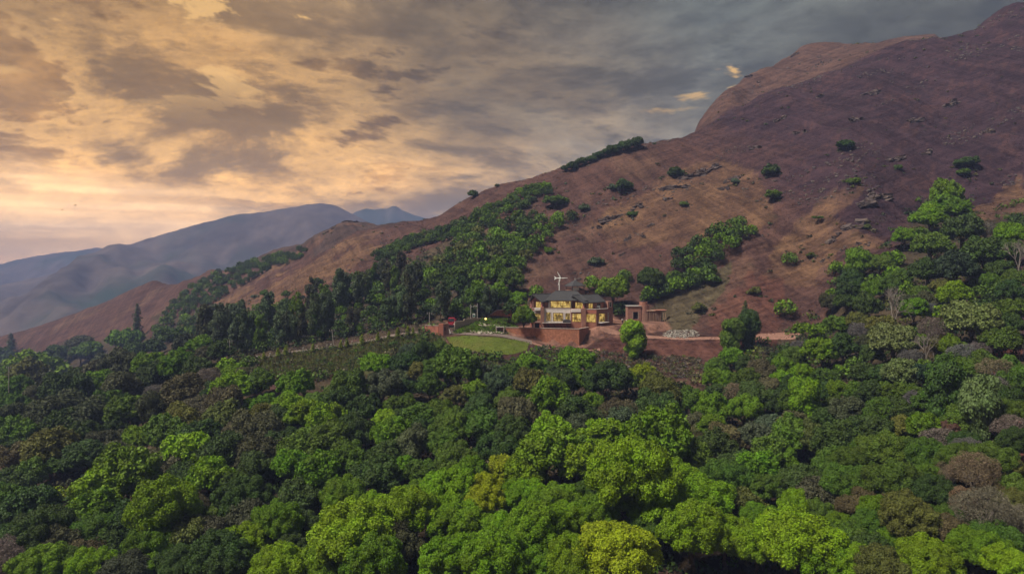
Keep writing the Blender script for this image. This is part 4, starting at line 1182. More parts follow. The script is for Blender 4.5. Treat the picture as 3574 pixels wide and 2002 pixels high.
# ------------------------------------------------------------------ rock outcrops
def rock_outcrop(x, y, wd, zone):
    px, py, w = x * K, y * K, wd * K
    Y = drop(px, py, 0.2, 150.0)
    if Y is None: return
    X = (px - 512) / F * Y; Z = float(ground(X, Y)); wm = w * Y / F
    rng = np.random.default_rng(int(x * 7 + y))
    bm = bmesh.new()
    n = max(3, min(9, int(wm / 1.1)))
    for k in range(n):
        L = rng.uniform(0.16, 0.34) * wm; dpt = rng.uniform(0.6, 1.1) * min(2.6, wm * 0.4); h = rng.uniform(0.4, 0.85) * min(2.0, 0.3 * wm + 0.3)
        nv0 = len(bm.verts)
        r = bmesh.ops.create_cube(bm, size=1.0)
        ed = list({e for v_ in r['verts'] for e in v_.link_edges})
        bmesh.ops.subdivide_edges(bm, edges=ed, cuts=1, use_grid_fill=True)
        bm.verts.ensure_lookup_table()
        vs = bm.verts[nv0:]
        off = Vector((rng.uniform(-.4, .4) * wm, rng.uniform(-.6, .6) * dpt, 0))
        gz = float(ground(X + off.x, Y + off.y)) - Z
        rot = Matrix.Rotation(rng.normal(0, 0.25), 4, 'Z') @ Matrix.Rotation(-0.22 + rng.normal(0, 0.12), 4, 'Y')
        lift = rng.uniform(-0.15, 0.12)
        for v_ in vs:
            q = Vector((v_.co.x * L, v_.co.y * dpt, v_.co.z * h)) + Vector(rng.normal(0, 0.09, 3) * np.array([L, dpt, h]) * 1.2)
            v_.co = (rot @ q) + off + Vector((0, 0, gz + h * lift))
    me = bpy.data.meshes.new('rock_outcrop'); bm.to_mesh(me); bm.free()
    o = link_mesh('rock_outcrop', me, ROCK)
    o.location = (X, Y, Z)
    ROCKS.append((zone, x, o))
ROCKS = []
RK = [(2151,567,64,0),(2100,597,44,0),(2151,614,34,0),(2181,612,22,0),(2181,517,58,0),(2208,494,74,0),(2062,477,20,0),(2077,649,26,0),(2120,625,18,0),
      (1818,474,34,1),(1745,440,96,1),(1839,450,44,1),(1535,546,66,1),(1640,562,26,1),(1580,602,30,1),(1620,592,22,1),(1700,470,70,1),(1780,425,60,1),(1600,520,40,1),(1680,500,30,1),(1500,570,30,1),(1560,640,26,1),
      (2305,302,44,2),(2250,396,54,2),(2390,262,46,2),(2150,300,40,2),(2010,330,36,2),(1905,370,40,2),(2190,235,40,2),(2480,330,36,2),(2330,385,34,2),(2060,240,30,2),(1960,300,30,2),
      (1846,216,20,3),(1884,192,24,3),(1995,140,30,3),(2482,36,30,3),(2425,62,36,3),(1905,205,14,3),(2060,160,20,3),(1960,235,18,3),
      (880,556,40,4),(830,578,36,4),(760,610,30,4),(940,546,30,4),(990,540,24,4),(700,640,24,4),(640,668,20,4)]
RZ = ['beside the straw patch near the right wood', 'on the rocky slope above the house', 'on the dark burnt slope', 'on the skyline of the upper hill', 'on the crest of the left spur']
for x, y, w_, z_ in RK:
    rock_outcrop(x, y, w_, z_)
for z_ in range(5):
    g = sorted([r for r in ROCKS if r[0] == z_], key=lambda r: r[1])
    for i, r in enumerate(g):
        tag(r[2], 'dark rock outcrop %s, %s from left' % (RZ[z_], ORD[i]), 'rock', 'rock outcrops ' + RZ[z_])

# ------------------------------------------------------------------ materials of built things
BRICK = principled('red_brick', (0.33, 0.150, 0.105), 0.9, 0.1, 0.22, 1.2, 0.02, 9.0, second=(0.25, 0.115, 0.085))
BRICK2 = principled('brown_brick', (0.29, 0.150, 0.115), 0.9, 0.1, 0.2, 1.5, 0.02, 9.0)
STONE = principled('laterite_wall', (0.37, 0.155, 0.095), 0.95, 0.08, 0.38, 1.6, 0.06, 5.0, second=(0.29, 0.125, 0.085))
CORAL = principled('coral_plaster', (0.40, 0.15, 0.105), 0.8, 0.2, 0.1, 2.0)
PINK = principled('pink_frame', (0.33, 0.140, 0.120), 0.8, 0.2, 0.1, 2.0)
WHITE = principled('white_plaster', (0.72, 0.65, 0.62), 0.8, 0.25, 0.10, 1.3)
ROOF = principled('dark_shingle_roof', (0.050, 0.048, 0.050), 0.8, 0.2, 0.22, 1.4, 0.02, 6.0, stretch=(1, 1, 4))
STEEL = principled('dark_steel', (0.045, 0.038, 0.040), 0.6, 0.4, 0.15, 3.0)
FRAME = principled('amber_window_frame', (0.34, 0.20, 0.05), 0.6, 0.3, 0.1, 3.0)
CONC = principled('concrete', (0.30, 0.27, 0.25), 0.9, 0.15, 0.2, 1.5)
COPING = principled('pale_coping', (0.36, 0.27, 0.23), 0.9, 0.15, 0.2, 1.5)
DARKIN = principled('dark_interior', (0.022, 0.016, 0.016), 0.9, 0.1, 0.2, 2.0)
METALW = principled('white_metal', (0.72, 0.72, 0.70), 0.45, 0.4, 0.05, 3.0)
WOODP = principled('weathered_poles', (0.30, 0.19, 0.14), 0.9, 0.1, 0.3, 3.0)
RED = principled('red_paint', (0.33, 0.018, 0.030), 0.35, 0.5, 0.08, 2.0)
GLASSD = principled('dark_glass', (0.03, 0.03, 0.035), 0.12, 0.6, 0.1, 2.0)
RUBBER = principled('rubber', (0.02, 0.02, 0.02), 0.9, 0.1, 0.1, 2.0)
TEAL = principled('teal_paint', (0.05, 0.20, 0.18), 0.6, 0.3, 0.1, 3.0)
DIRT = principled('earth_road', (0.23, 0.125, 0.095), 0.95, 0.05, 0.25, 0.8, 0.05, 3.0)
ROAD = principled('concrete_drive', (0.165, 0.125, 0.11), 0.92, 0.1, 0.2, 0.7, 0.02, 3.0)
LAWN = principled('lawn', (0.092, 0.118, 0.020), 0.95, 0.05, 0.22, 0.35, 0.06, 3.0, second=(0.118, 0.120, 0.028))
PALESTONE = principled('pale_stone', (0.36, 0.31, 0.25), 0.9, 0.1, 0.25, 2.0)
SKIN = principled('skin', (0.20, 0.11, 0.075), 0.6, 0.3, 0.05, 3.0)
SHIRT = principled('white_cloth', (0.74, 0.73, 0.71), 0.9, 0.1, 0.05, 3.0)
TROUS = principled('dark_cloth', (0.05, 0.045, 0.05), 0.9, 0.1, 0.1, 3.0)

def lit_glass(name, k, seed, dark=0.0):
    """a lit room behind glass: warm curtains, furniture and darker corners"""
    m = bpy.data.materials.new(name); m.use_nodes = True
    T = NT(m.node_tree)
    g = T.n('ShaderNodeNewGeometry')
    mp = T.n('ShaderNodeMapping'); T.put(mp.inputs[0], g.outputs['Position']); mp.inputs['Scale'].default_value = (1.5, 1.5, 0.35); mp.inputs['Location'].default_value = (seed, seed * 2, 0)
    cur = T.noise(mp.outputs[0], 1.6, 3, 0.6)
    blot = T.noise(g.outputs['Position'], 1.1, 3, 0.6)
    c = T.mix(T.sst(cur, 0.36, 0.60), (0.34, 0.175, 0.022), (0.98, 0.68, 0.19))
    c = T.mix(T.m('MULTIPLY', T.sst(T.m('ADD', blot, dark), 0.48, 0.60), 0.85), c, (0.075, 0.046, 0.014))
    e = T.n('ShaderNodeEmission'); T.put(e.inputs[0], c); e.inputs[1].default_value = k
    gl = T.n('ShaderNodeBsdfGlossy'); gl.inputs['Roughness'].default_value = 0.08; gl.inputs[0].default_value = (0.6, 0.6, 0.6, 1)
    mx = T.n('ShaderNodeMixShader'); mx.inputs[0].default_value = 0.06
    T.t.links.new(e.outputs[0], mx.inputs[1]); T.t.links.new(gl.outputs[0], mx.inputs[2])
    o = T.n('ShaderNodeOutputMaterial'); T.t.links.new(mx.outputs[0], o.inputs[0])
    return m
LIT = [lit_glass('lit_room_%s' % n, 0.19, s, d) for n, s, d in (('curtained', 0.0, -0.05), ('furnished', 7.0, 0.06), ('lounge', 13.0, 0.10))]

# ------------------------------------------------------------------ the house
HO = Vector((5.5, 200.0, -17.5))                 # left front corner at ground-floor level
house = empty('house', HO + Vector((0, 0, -1.8)), 'large brick and white two-storey house with dark gabled roofs and lit windows', 'house')
def L(x, y, z): return HO + Vector((x, y, z))

def wall(name, p0, p1, z0, z1, mat, openings=(), th=0.3, parent=house):
    """wall from p0 to p1 (plan, seen from outside left to right); openings: (u0, u1, z0, z1)"""
    p0, p1 = Vector((p0[0], p0[1], 0)), Vector((p1[0], p1[1], 0))
    d = (p1 - p0); Ln = d.length; d.normalize()
    n = Vector((-d.y, d.x, 0))                   # points inwards
    m = MB()
    def bx(u0, u1, a0, a1):
        if u1 - u0 < 1e-3 or a1 - a0 < 1e-3: return
        c = [p0 + d * u0, p0 + d * u1, p0 + d * u1 + n * th, p0 + d * u0 + n * th]
        m.hexa([HO + q + Vector((0, 0, a0)) for q in c] + [HO + q + Vector((0, 0, a1)) for q in c])
    us = sorted({0.0, Ln} | {o[0] for o in openings} | {o[1] for o in openings})
    for a, b in zip(us[:-1], us[1:]):
        mid = 0.5 * (a + b); z = z0
        for o in sorted([o for o in openings if o[0] < mid < o[1]], key=lambda o: o[2]):
            bx(a, b, z, o[2]); z = o[3]
        bx(a, b, z, z1)
    return m.build(name, mat, parent)

def window(p0, p1, u0, u1, z0, z1, pane_mat, mull=1, trans=(), parent=house, frame=FRAME, bar=0.09, name='window'):
    p0, p1 = Vector((p0[0], p0[1], 0)), Vector((p1[0], p1[1], 0))
    d = (p1 - p0).normalized(); n = Vector((-d.y, d.x, 0))
    m = MB()
    def bx(mm, a, b, c0, c1, i0, i1):
        c = [p0 + d * a + n * i0, p0 + d * b + n * i0, p0 + d * b + n * i1, p0 + d * a + n * i1]
        mm.hexa([HO + q + Vector((0, 0, c0)) for q in c] + [HO + q + Vector((0, 0, c1)) for q in c])
    bx(m, u0, u0 + bar, z0, z1, -0.03, 0.16); bx(m, u1 - bar, u1, z0, z1, -0.03, 0.16)
    bx(m, u0 + bar, u1 - bar, z0, z0 + bar, -0.03, 0.16); bx(m, u0 + bar, u1 - bar, z1 - bar, z1, -0.03, 0.16)
    for k in range(mull):
        u = u0 + (u1 - u0) * (k + 1) / (mull + 1)
        bx(m, u - 0.03, u + 0.03, z0 + bar, z1 - bar, 0.0, 0.14)
    for f in trans:
        z = z0 + (z1 - z0) * f
        bx(m, u0 + bar, u1 - bar, z - 0.025, z + 0.025, 0.002, 0.13)
    w_ = m.build(name, frame, parent)
    # one pane between each pair of bars
    eu = [u0] + [u0 + (u1 - u0) * (k + 1) / (mull + 1) for k in range(mull)] + [u1]
    for a, b in zip(eu[:-1], eu[1:]):
        g = MB(); bx(g, a + 0.02, b - 0.02, z0 + 0.03, z1 - 0.03, 0.06, 0.085)
        link_under(g, 'pane', pane_mat, w_)
    return w_

def link_under(mb, name, mat, part):
    """sub-part: the part's own origin is that of its thing"""
    root = part.parent
    off = world_loc(root)
    me = bpy.data.meshes.new(name)
    me.from_pydata([tuple(Vector(q) - off) for q in mb.v], [], mb.f); me.update()
    return link_mesh(name, me, mat, part)

# -- ground floor, from left to right
A0, A1 = (0.0, 0.4), (2.95, 0.4)
wall('wall', A0, A1, 0.0, 4.0, BRICK2, [(0.5, 2.9, 0.80, 2.5)])
window(A0, A1, 0.5, 2.9, 0.80, 2.5, LIT[1], 3, (0.35, 0.7))
wall('wall', (0.0, 9.0), (0.0, 0.7), -1.8, 4.0, BRICK2)
wall('basement_wall', (0.0, 0.38), (3.4, 0.38), -1.8, -0.02, CORAL, [(0.4, 2.55, -1.75, -0.30)])
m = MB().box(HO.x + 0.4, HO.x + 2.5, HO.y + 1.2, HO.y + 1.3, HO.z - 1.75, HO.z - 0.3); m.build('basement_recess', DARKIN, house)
for x in (0.75, 1.15):
    MB().tube(L(x, 0.75, -1.78), L(x, 0.75, -0.28), 0.10).build('column', WHITE, house)
MB().box(HO.x - 0.1, HO.x + 2.85, HO.y + 0.1, HO.y + 0.39, HO.z - 0.08, HO.z + 0.12).build('sill_band', COPING, house)
for z in (2.62, 2.95, 3.2):
    MB().box(HO.x + 0.45, HO.x + 2.84, HO.y + 0.28, HO.y + 0.398, HO.z + z, HO.z + z + 0.12).build('louvre', WHITE, house)
MB().box(HO.x + 1.1, HO.x + 2.84, HO.y - 0.35, HO.y + 0.39, HO.z + 3.42, HO.z + 4.22).build('balcony_front', WHITE, house, 0.02)
MB().box(HO.x + 2.88, HO.x + 3.88, HO.y - 0.65, HO.y + 0.395, HO.z - 1.9, HO.z + 4.5).build('brick_pier', BRICK2, house, 0.03)
C0, C1 = (3.89, 0.0), (11.65, 0.0)
wall('white_wall', C0, C1, -0.1, 4.1, WHITE, [(0.66, 1.93, 0.40, 2.88), (2.67, 5.55, 0.33, 2.75), (6.28, 7.6, 0.80, 2.62)])
window(C0, C1, 0.66, 1.93, 0.40, 2.88, LIT[2], 0)
window(C0, C1, 2.67, 5.55, 0.33, 2.75, LIT[1], 1)
window(C0, C1, 6.28, 7.6, 0.80, 2.62, LIT[2], 0)
for a, b, z0, z1 in ((0.66, 1.93, 0.40, 2.88), (2.67, 5.55, 0.33, 2.75), (6.28, 7.6, 0.80, 2.62)):
    m = MB()
    x0, x1 = 3.89 + a, 3.89 + b
    m.box(HO.x + x0 - 0.2, HO.x + x0 - 0.04, HO.y - 0.07, HO.y - 0.002, HO.z + z0 - 0.05, HO.z + z1 + 0.2)
    m.box(HO.x + x1 + 0.04, HO.x + x1 + 0.2, HO.y - 0.07, HO.y - 0.002, HO.z + z0 - 0.05, HO.z + z1 + 0.2)
    m.box(HO.x + x0 - 0.04, HO.x + x1 + 0.04, HO.y - 0.07, HO.y - 0.002, HO.z + z1 + 0.04, HO.z + z1 + 0.2)
    m.build('window_surround', WHITE, house)
wall('basement_wall', (3.6, 0.5), (11.7, 0.5), -1.9, -0.12, BRICK, [])
D0, D1 = (11.66, -0.3), (14.8, -0.3)
wall('wall', D0, D1, 0.0, 4.05, BRICK2, [(0.42, 3.05, 0.12, 2.56)])
window(D0, D1, 0.42, 3.05, 0.12, 2.56, LIT[0], 3, (0.85,))
wall('basement_wall', (11.66, -0.5), (15.0, -0.5), -1.7, 0.0, BRICK)
MB().box(HO.x + 11.75, HO.x + 14.55, HO.y - 1.0, HO.y - 0.31, HO.z + 3.0, HO.z + 3.85).build('balcony_front', WHITE, house, 0.02)
MB().box(HO.x + 14.72, HO.x + 16.04, HO.y - 1.2, HO.y - 0.12, HO.z - 1.8, HO.z + 4.15).build('brick_pier', BRICK2, house, 0.03)
F0, F1 = (16.05, -0.6), (19.14, -0.9)
wall('wall', F0, F1, -1.6, 2.60, BRICK, [(0.15, 2.92, 0.05, 2.5)])
window(F0, F1, 0.15, 2.92, 0.05, 2.5, LIT[0], 2, (0.3, 0.85))
wall('coral_panel', (16.05, -0.62), (19.14, -0.92), 2.61, 3.8, CORAL, [])
ang = math.radians(40)
G0 = (19.15, -0.9); G1 = (19.15 + 7.1 * math.cos(ang), -0.9 + 7.1 * math.sin(ang))
wall('wall', G0, G1, -1.6, 3.8, BRICK2, [(1.0, 3.7, 0.05, 2.55), (4.75, 5.3, 0.3, 2.6)])
window(G0, G1, 1.0, 3.7, 0.05, 2.55, LIT[1], 1)
window(G0, G1, 4.75, 5.3, 0.3, 2.6, GLASSD, 0, (0.55,), frame=WHITE)
Gm = (19.15 + 5.0 * math.cos(ang), -0.9 + 5.0 * math.sin(ang))
wall('stair_tower_wall', Gm, G1, 3.81, 5.9, BRICK2, [(0.55, 1.5, 4.2, 5.7)])
window(Gm, G1, 0.55, 1.5, 4.2, 5.7, GLASSD, 0, (0.68,), frame=WHITE, bar=0.12)
wall('wall', (G1[0], G1[1]), (G1[0] - 3.5, G1[1] + 4.2), -1.6, 5.9, BRICK2)
wall('wall', (G1[0] - 3.5, G1[1] + 4.2), (0, 9.0), -1.6, 5.6, BRICK2)
# floor over the ground floor, with pale coping along the front edge
pts = [(0.1, 0.75), (3.9, 0.35), (11.6, 0.35), (11.7, 0.05), (16.1, -0.25), (19.1, -0.55), (G1[0] - 0.3, G1[1] + 0.2), (G1[0] - 3.7, G1[1] + 4.0), (0.1, 8.9)]
m = MB(); k = len(pts)
m.add([L(x, y, 3.62) for x, y in pts] + [L(x, y, 3.72) for x, y in pts], [tuple(reversed(range(k))), tuple(range(k, 2 * k))] + [(i, (i + 1) % k, k + (i + 1) % k, k + i) for i in range(k)])
m.build('balcony_floor', CONC, house)
def coping(p0, p1, z, name='coping', mat=COPING, h=0.1, th=0.42, out=0.06, parent=house):
    p0, p1 = Vector((p0[0], p0[1], 0)), Vector((p1[0], p1[1], 0)); d = (p1 - p0).normalized(); n = Vector((-d.y, d.x, 0))
    c = [p0 - n * out, p1 - n * out, p1 + n * (th - out), p0 + n * (th - out)]
    return MB().hexa([HO + q + Vector((0, 0, z)) for q in c] + [HO + q + Vector((0, 0, z + h)) for q in c]).build(name, mat, parent)
coping(C0, C1, 4.103); coping((16.06, -0.62), (19.1, -0.92), 3.803, mat=WHITE); coping(G0, Gm, 3.803, mat=WHITE)

# -- upper floor: middle room with the long window, and two turned wings
U0, U1 = (5.2, 1.3), (12.0, 1.3)
wall('upper_wall', U0, U1, 3.73, 6.45, WHITE, [(0.65, 6.6, 4.15, 6.12)])
window(U0, U1, 0.65, 6.6, 4.15, 6.12, LIT[0], 5, (0.72,))
th = math.radians(38.0)
dv = Vector((math.cos(th), math.sin(th), 0)); ev = Vector((-math.sin(th), math.cos(th), 0))
def wing(corner, wid, length, z_eave, rise, prow, win_gable, win_side, wall_mat, side_len=None):
    """gabled block: near eave corner, gable end runs along ev, eaves along dv"""
    c = Vector((corner[0], corner[1], 0))
    t = 0.16
    r0 = c + ev * (wid / 2) - dv * prow; r1 = c + ev * (wid / 2) + dv * (length + 0.3)
    e0, e1 = c, c + dv * length
    b0, b1 = c + ev * wid, c + ev * wid + dv * length
    ze, zr = z_eave, z_eave + rise
    m = MB()
    Z = lambda p, z: HO + p + Vector((0, 0, z))
    for p, q_ in ((e0, e1), (b0, b1)):
        a = [Z(p, ze), Z(q_, ze), Z(r1, zr), Z(r0, zr)]
        lo = [v_ - Vector((0, 0, t)) for v_ in a]
        if p is e0: m.hexa(lo + a)
        else: m.hexa([lo[1], lo[0], lo[3], lo[2]] + [a[1], a[0], a[3], a[2]])
    roof = m.build('roof', ROOF, house)
    rc = MB().tube(Z(r0, zr + 0.02), Z(r1, zr + 0.02), 0.09, 0.09, 6); link_under(rc, 'ridge_cap', ROOF, roof)
    for p in (e0, b0):                           # pale boards along the gable edge
        fb = MB(); q0, q1 = Z(p, ze - t), Z(r0, zr - t); up = Vector((0, 0, -0.16)); inn = dv * 0.08
        fb.hexa([q0 + up, q1 + up, q1 + up + inn, q0 + up + inn, q0, q1, q1 + inn, q0 + inn]); link_under(fb, 'barge_board', STEEL, roof)
    # gable-end wall, set back under the prow
    ins, back = 0.55, 1.3
    gl, gr = b0 - ev * ins + dv * back, e0 + ev * ins + dv * back
    gw = (gr - gl).length
    g0, g1 = (gl.x, gl.y), (gr.x, gr.y)
    zb = 3.73
    zc = ze - t + rise * ins / (wid / 2) - 0.02
    u0, u1, w0, w1 = win_gable
    wall('gable_wall', g0, g1, zb, zc, wall_mat, [(u0 * gw, u1 * gw, w0, w1)])
    window(g0, g1, u0 * gw, u1 * gw, w0, w1, LIT[0], 2)
    mid = (gl + gr) / 2
    tri = MB(); inn = dv * 0.3
    zt = zr - t - 0.18
    q = [Z(gl, zc), Z(gr, zc), Z(mid, zt)]
    tri.add(q + [p + inn for p in q], [(0, 1, 2), (5, 4, 3), (0, 3, 4, 1), (1, 4, 5, 2), (2, 5, 3, 0)]); tri.build('gable_top', wall_mat, house)
    # pink posts and rafters framing the gable
    fr = MB()
    for p, s in ((b0 - ev * ins, -1), (e0 + ev * ins, 1)):
        a = p + dv * 0.55
        x0 = a - ev * 0.2 - dv * 0.15
        c4 = [a - ev * 0.22 - dv * 0.2, a - ev * 0.22 + dv * 0.2, a + ev * 0.22 + dv * 0.2, a + ev * 0.22 - dv * 0.2]
        c4 = [c4[0], c4[3], c4[2], c4[1]]
        fr.hexa([Z(v_, zb) for v_ in c4] + [Z(v_, zc - 0.15) for v_ in c4])
        m_ = (e0 + b0) / 2 + dv * 0.55
        lo = [Z(a - dv * 0.2, zc - 0.55), Z(m_ - dv * 0.2, zt - 0.62), Z(m_ + dv * 0.2, zt - 0.62), Z(a + dv * 0.2, zc - 0.55)]
        fr.hexa(lo + [v_ + Vector((0, 0, 0.36)) for v_ in lo])
    fr.build('gable_frame', PINK, house)
    # long side under the eaves
    s0 = e0 + ev * ins + dv * back; s1 = e1 + ev * ins - dv * 0.4
    if side_len: s1 = s0 + dv * side_len
    sl = (s1 - s0).length
    ops = [(a * sl, b * sl, w0_, w1_) for a, b, w0_, w1_, _ in win_side]
    wall('side_wall', (s0.x, s0.y), (s1.x, s1.y), zb, zc, wall_mat, ops)
    for a, b, w0_, w1_, mt in win_side:
        window((s0.x, s0.y), (s1.x, s1.y), a * sl, b * sl, w0_, w1_, mt, 1)
wing((3.2, -0.6), 5.9, 6.2, 6.0, 2.15, 1.1, (0.22, 0.80, 4.0, 5.85), [], BRICK, 2.6)
wing((15.4, -1.0), 7.0, 9.2, 5.72, 2.15, 1.2, (0.25, 0.82, 3.85, 5.70), [(0.16, 0.40, 3.85, 5.5, LIT[0]), (0.62, 0.84, 3.85, 5.4, DARKIN)], BRICK)
# middle hipped roof
x0, x1, y0, y1, ze, zr = 4.3, 16.8, 0.4, 8.8, 6.40, 9.0
a = [L(x0, y0, ze), L(x1, y0, ze), L(x1, y1, ze), L(x0, y1, ze), L(7.5, 4.6, zr), L(13.9, 4.6, zr)]
lo = [v_ - Vector((0, 0, 0.15)) for v_ in a[:4]]
hip = MB().add(a + lo, [(0, 1, 5, 4), (1, 2, 5), (2, 3, 4, 5), (3, 0, 4), (9, 8, 7, 6), (6, 7, 1, 0), (7, 8, 2, 1), (8, 9, 3, 2), (9, 6, 0, 3)]).build('roof', ROOF, house)
link_under(MB().tube(L(7.5, 4.6, zr + 0.02), L(13.9, 4.6, zr + 0.02), 0.09, 0.09, 6), 'ridge_cap', ROOF, hip)
MB().box(HO.x + 5.2, HO.x + 12.0, HO.y + 1.0, HO.y + 1.29, HO.z + 6.13, HO.z + 6.38).build('fascia', WHITE, house)
# deck with slanting struts and a thin rail
MB().box(HO.x + 3.3, HO.x + 11.6, HO.y - 1.7, HO.y - 0.02, HO.z - 0.16, HO.z - 0.02).build('deck', CONC, house, 0.02)
for x in (3.4, 5.4, 7.2, 9.1, 10.9):
    MB().tube(L(x - 0.7, -1.6, -0.14), L(x + 0.1, 0.45, -1.75), 0.09, 0.09, 6).build('strut', STEEL, house)
rail = MB()
rail.tube(L(3.9, -1.65, 0.85), L(11.6, -1.65, 0.85), 0.03, 0.03, 6)
for k in range(9):
    rail.tube(L(3.95 + k * 0.95, -1.65, -0.02), L(3.95 + k * 0.95, -1.65, 0.85), 0.022, 0.022, 5)
rail.build('deck_rail', STEEL, house)
dk = math.radians(40); Mx = Matrix.Translation(L(0, 0, 0)) @ Matrix.Translation((G0[0], G0[1], 0)) @ Matrix.Rotation(dk, 4, 'Z')
MB().box(0.7, 4.2, -1.3, -0.02, -0.14, 0.0, Mx).build('side_deck', WHITE, house, 0.02)
for u in (0.85, 4.05):
    MB().tube(Mx @ Vector((u, -1.15, -1.5)), Mx @ Vector((u, -1.15, -0.14)), 0.05).build('deck_post', STEEL, house)
sr = MB()
sr.tube(Mx @ Vector((2.2, -1.25, 0.8)), Mx @ Vector((4.15, -1.25, 0.8)), 0.025, 0.025, 5)
for u in (2.2, 2.85, 3.5, 4.15): sr.tube(Mx @ Vector((u, -1.25, 0)), Mx @ Vector((u, -1.25, 0.8)), 0.02, 0.02, 5)
sr.build('side_rail', STEEL, house)
MB().tube(L(3.85, 0.6, 5.9), L(3.85, 0.6, 6.05), 0.1).build('wall_lamp', METALW, house)

# furniture that stands on the house's decks
sofa = empty('outdoor_sofa', L(10.4, -0.9, -0.02), 'dark outdoor sofa on the deck before the white wall', 'sofa')
MB().box(HO.x + 9.5, HO.x + 11.4, HO.y - 1.25, HO.y - 0.55, HO.z - 0.02, HO.z + 0.4).build('seat', STEEL, sofa, 0.04)
MB().box(HO.x + 9.5, HO.x + 11.4, HO.y - 0.54, HO.y - 0.34, HO.z + 0.0, HO.z + 0.8).build('backrest', STEEL, sofa, 0.04)
for x in (9.35, 11.41):
    MB().box(HO.x + x, HO.x + x + 0.14, HO.y - 1.25, HO.y - 0.36, HO.z - 0.02, HO.z + 0.58).build('armrest', STEEL, sofa, 0.03)
ub = Vector((19.9, 3.0, 3.73))
bench = empty('white_bench', HO + ub, 'white bench on the upper right balcony under the eaves', 'bench')
MB().box(HO.x + ub.x - 0.8, HO.x + ub.x + 0.8, HO.y + ub.y - 0.3, HO.y + ub.y + 0.3, HO.z + ub.z + 0.38, HO.z + ub.z + 0.48).build('seat', METALW, bench)
MB().box(HO.x + ub.x - 0.8, HO.x + ub.x + 0.8, HO.y + ub.y + 0.25, HO.y + ub.y + 0.33, HO.z + ub.z + 0.5, HO.z + ub.z + 0.95).build('backrest', METALW, bench)
for x in (-0.7, 0.7):
    MB().box(HO.x + ub.x + x - 0.05, HO.x + ub.x + x + 0.05, HO.y + ub.y - 0.25, HO.y + ub.y + 0.24, HO.z + ub.z, HO.z + ub.z + 0.38).build('leg', METALW, bench)

# ------------------------------------------------------------------ walls and ground works round the house
def strip_wall(name, pts, th, mat, label, cat, cop=None, parent=None, group=None):
    """free-standing wall along plan points (x, y, z_base, z_top)"""
    e = empty(name, (pts[0][0], pts[0][1], pts[0][2]), label, cat, group)
    for k, (a, b) in enumerate(zip(pts[:-1], pts[1:])):
        d = Vector((b[0] - a[0], b[1] - a[1], 0)).normalized(); n = Vector((-d.y, d.x, 0)) * th
        P = [Vector((a[0], a[1], 0)), Vector((b[0], b[1], 0))]
        base = [P[0], P[1], P[1] + n, P[0] + n]; zb = [a[2], b[2], b[2], a[2]]; zt = [a[3], b[3], b[3], a[3]]
        MB().hexa([v_ + Vector((0, 0, z)) for v_, z in zip(base, zb)] + [v_ + Vector((0, 0, z)) for v_, z in zip(base, zt)]).build('wall_face', mat, e)
        if cop:
            o = n.normalized() * 0.08
            base = [P[0] - o, P[1] - o, P[1] + n + o, P[0] + n + o]
            MB().hexa([v_ + Vector((0, 0, z + 0.003)) for v_, z in zip(base, zt)] + [v_ + Vector((0, 0, z + 0.16)) for v_, z in zip(base, zt)]).build('coping', cop, e)
    return e
strip_wall('retaining_wall', [(WALL_A[0], WALL_A[1], -22.5, -18.5), (WALL_B[0], WALL_B[1], -23.5, -18.55), (WALL_C[0], WALL_C[1], -25.0, -18.6), (WALL_D[0], WALL_D[1], -22.0, -18.75)], 0.5, STONE, 'long red brick retaining wall below the house terrace', 'wall', COPING)
bx_ = plan(501.5, 192.5)
cul = empty('drain_box', (bx_[0], bx_[1], float(ground(*bx_))), 'small brick drain box at the left end of the retaining wall', 'drain box')
zb = float(ground(*bx_))
MB().box(bx_[0] - 1.6, bx_[0] - 1.3, bx_[1] - 0.6, bx_[1] + 0.8, zb - 0.6, zb + 1.5).build('side', COPING, cul)
MB().box(bx_[0] + 0.5, bx_[0] + 0.8, bx_[1] - 0.6, bx_[1] + 0.8, zb - 0.6, zb + 1.5).build('side', COPING, cul)
MB().box(bx_[0] - 1.29, bx_[0] + 0.49, bx_[1] + 0.5, bx_[1] + 0.8, zb - 0.6, zb + 1.5).build('back', BRICK2, cul)
MB().box(bx_[0] - 1.6, bx_[0] + 0.8, bx_[1] - 0.62, bx_[1] + 0.82, zb + 1.503, zb + 1.62).build('lid', CONC, cul)
# upper garden wall with sloping coping
q0, q1, q2 = at(486.5, 318, 205), at(497, 310, 207), at(511.5, 309, 209)
strip_wall('garden_wall', [(q0.x, q0.y, q0.z - 1.5, q0.z + 0.3), (q1.x, q1.y, q1.z - 4, q1.z), (q2.x, q2.y, q2.z - 4, q2.z)], 0.45, STONE, 'red brick garden wall with sloping coping left of the house', 'wall', COPING)
# boundary wall stepping up from the gate
P0, P1, P2, P3 = at(455, 321.2, 193), at(464.2, 320.2, 196), at(477.6, 318.3, 200), at(486, 317.2, 204)
strip_wall('boundary_wall', [(P0.x, P0.y, P0.z - 3.2, P0.z), (P1.x, P1.y, P1.z - 3, P1.z), (P1.x + .05, P1.y + .02, P1.z - 3, P1.z + 0.5), (P2.x, P2.y, P2.z - 2.6, P2.z + 0.1), (P3.x, P3.y, P3.z - 2.2, P3.z)], 0.3, COPING, 'pale stepped boundary wall rising from the gate', 'wall')
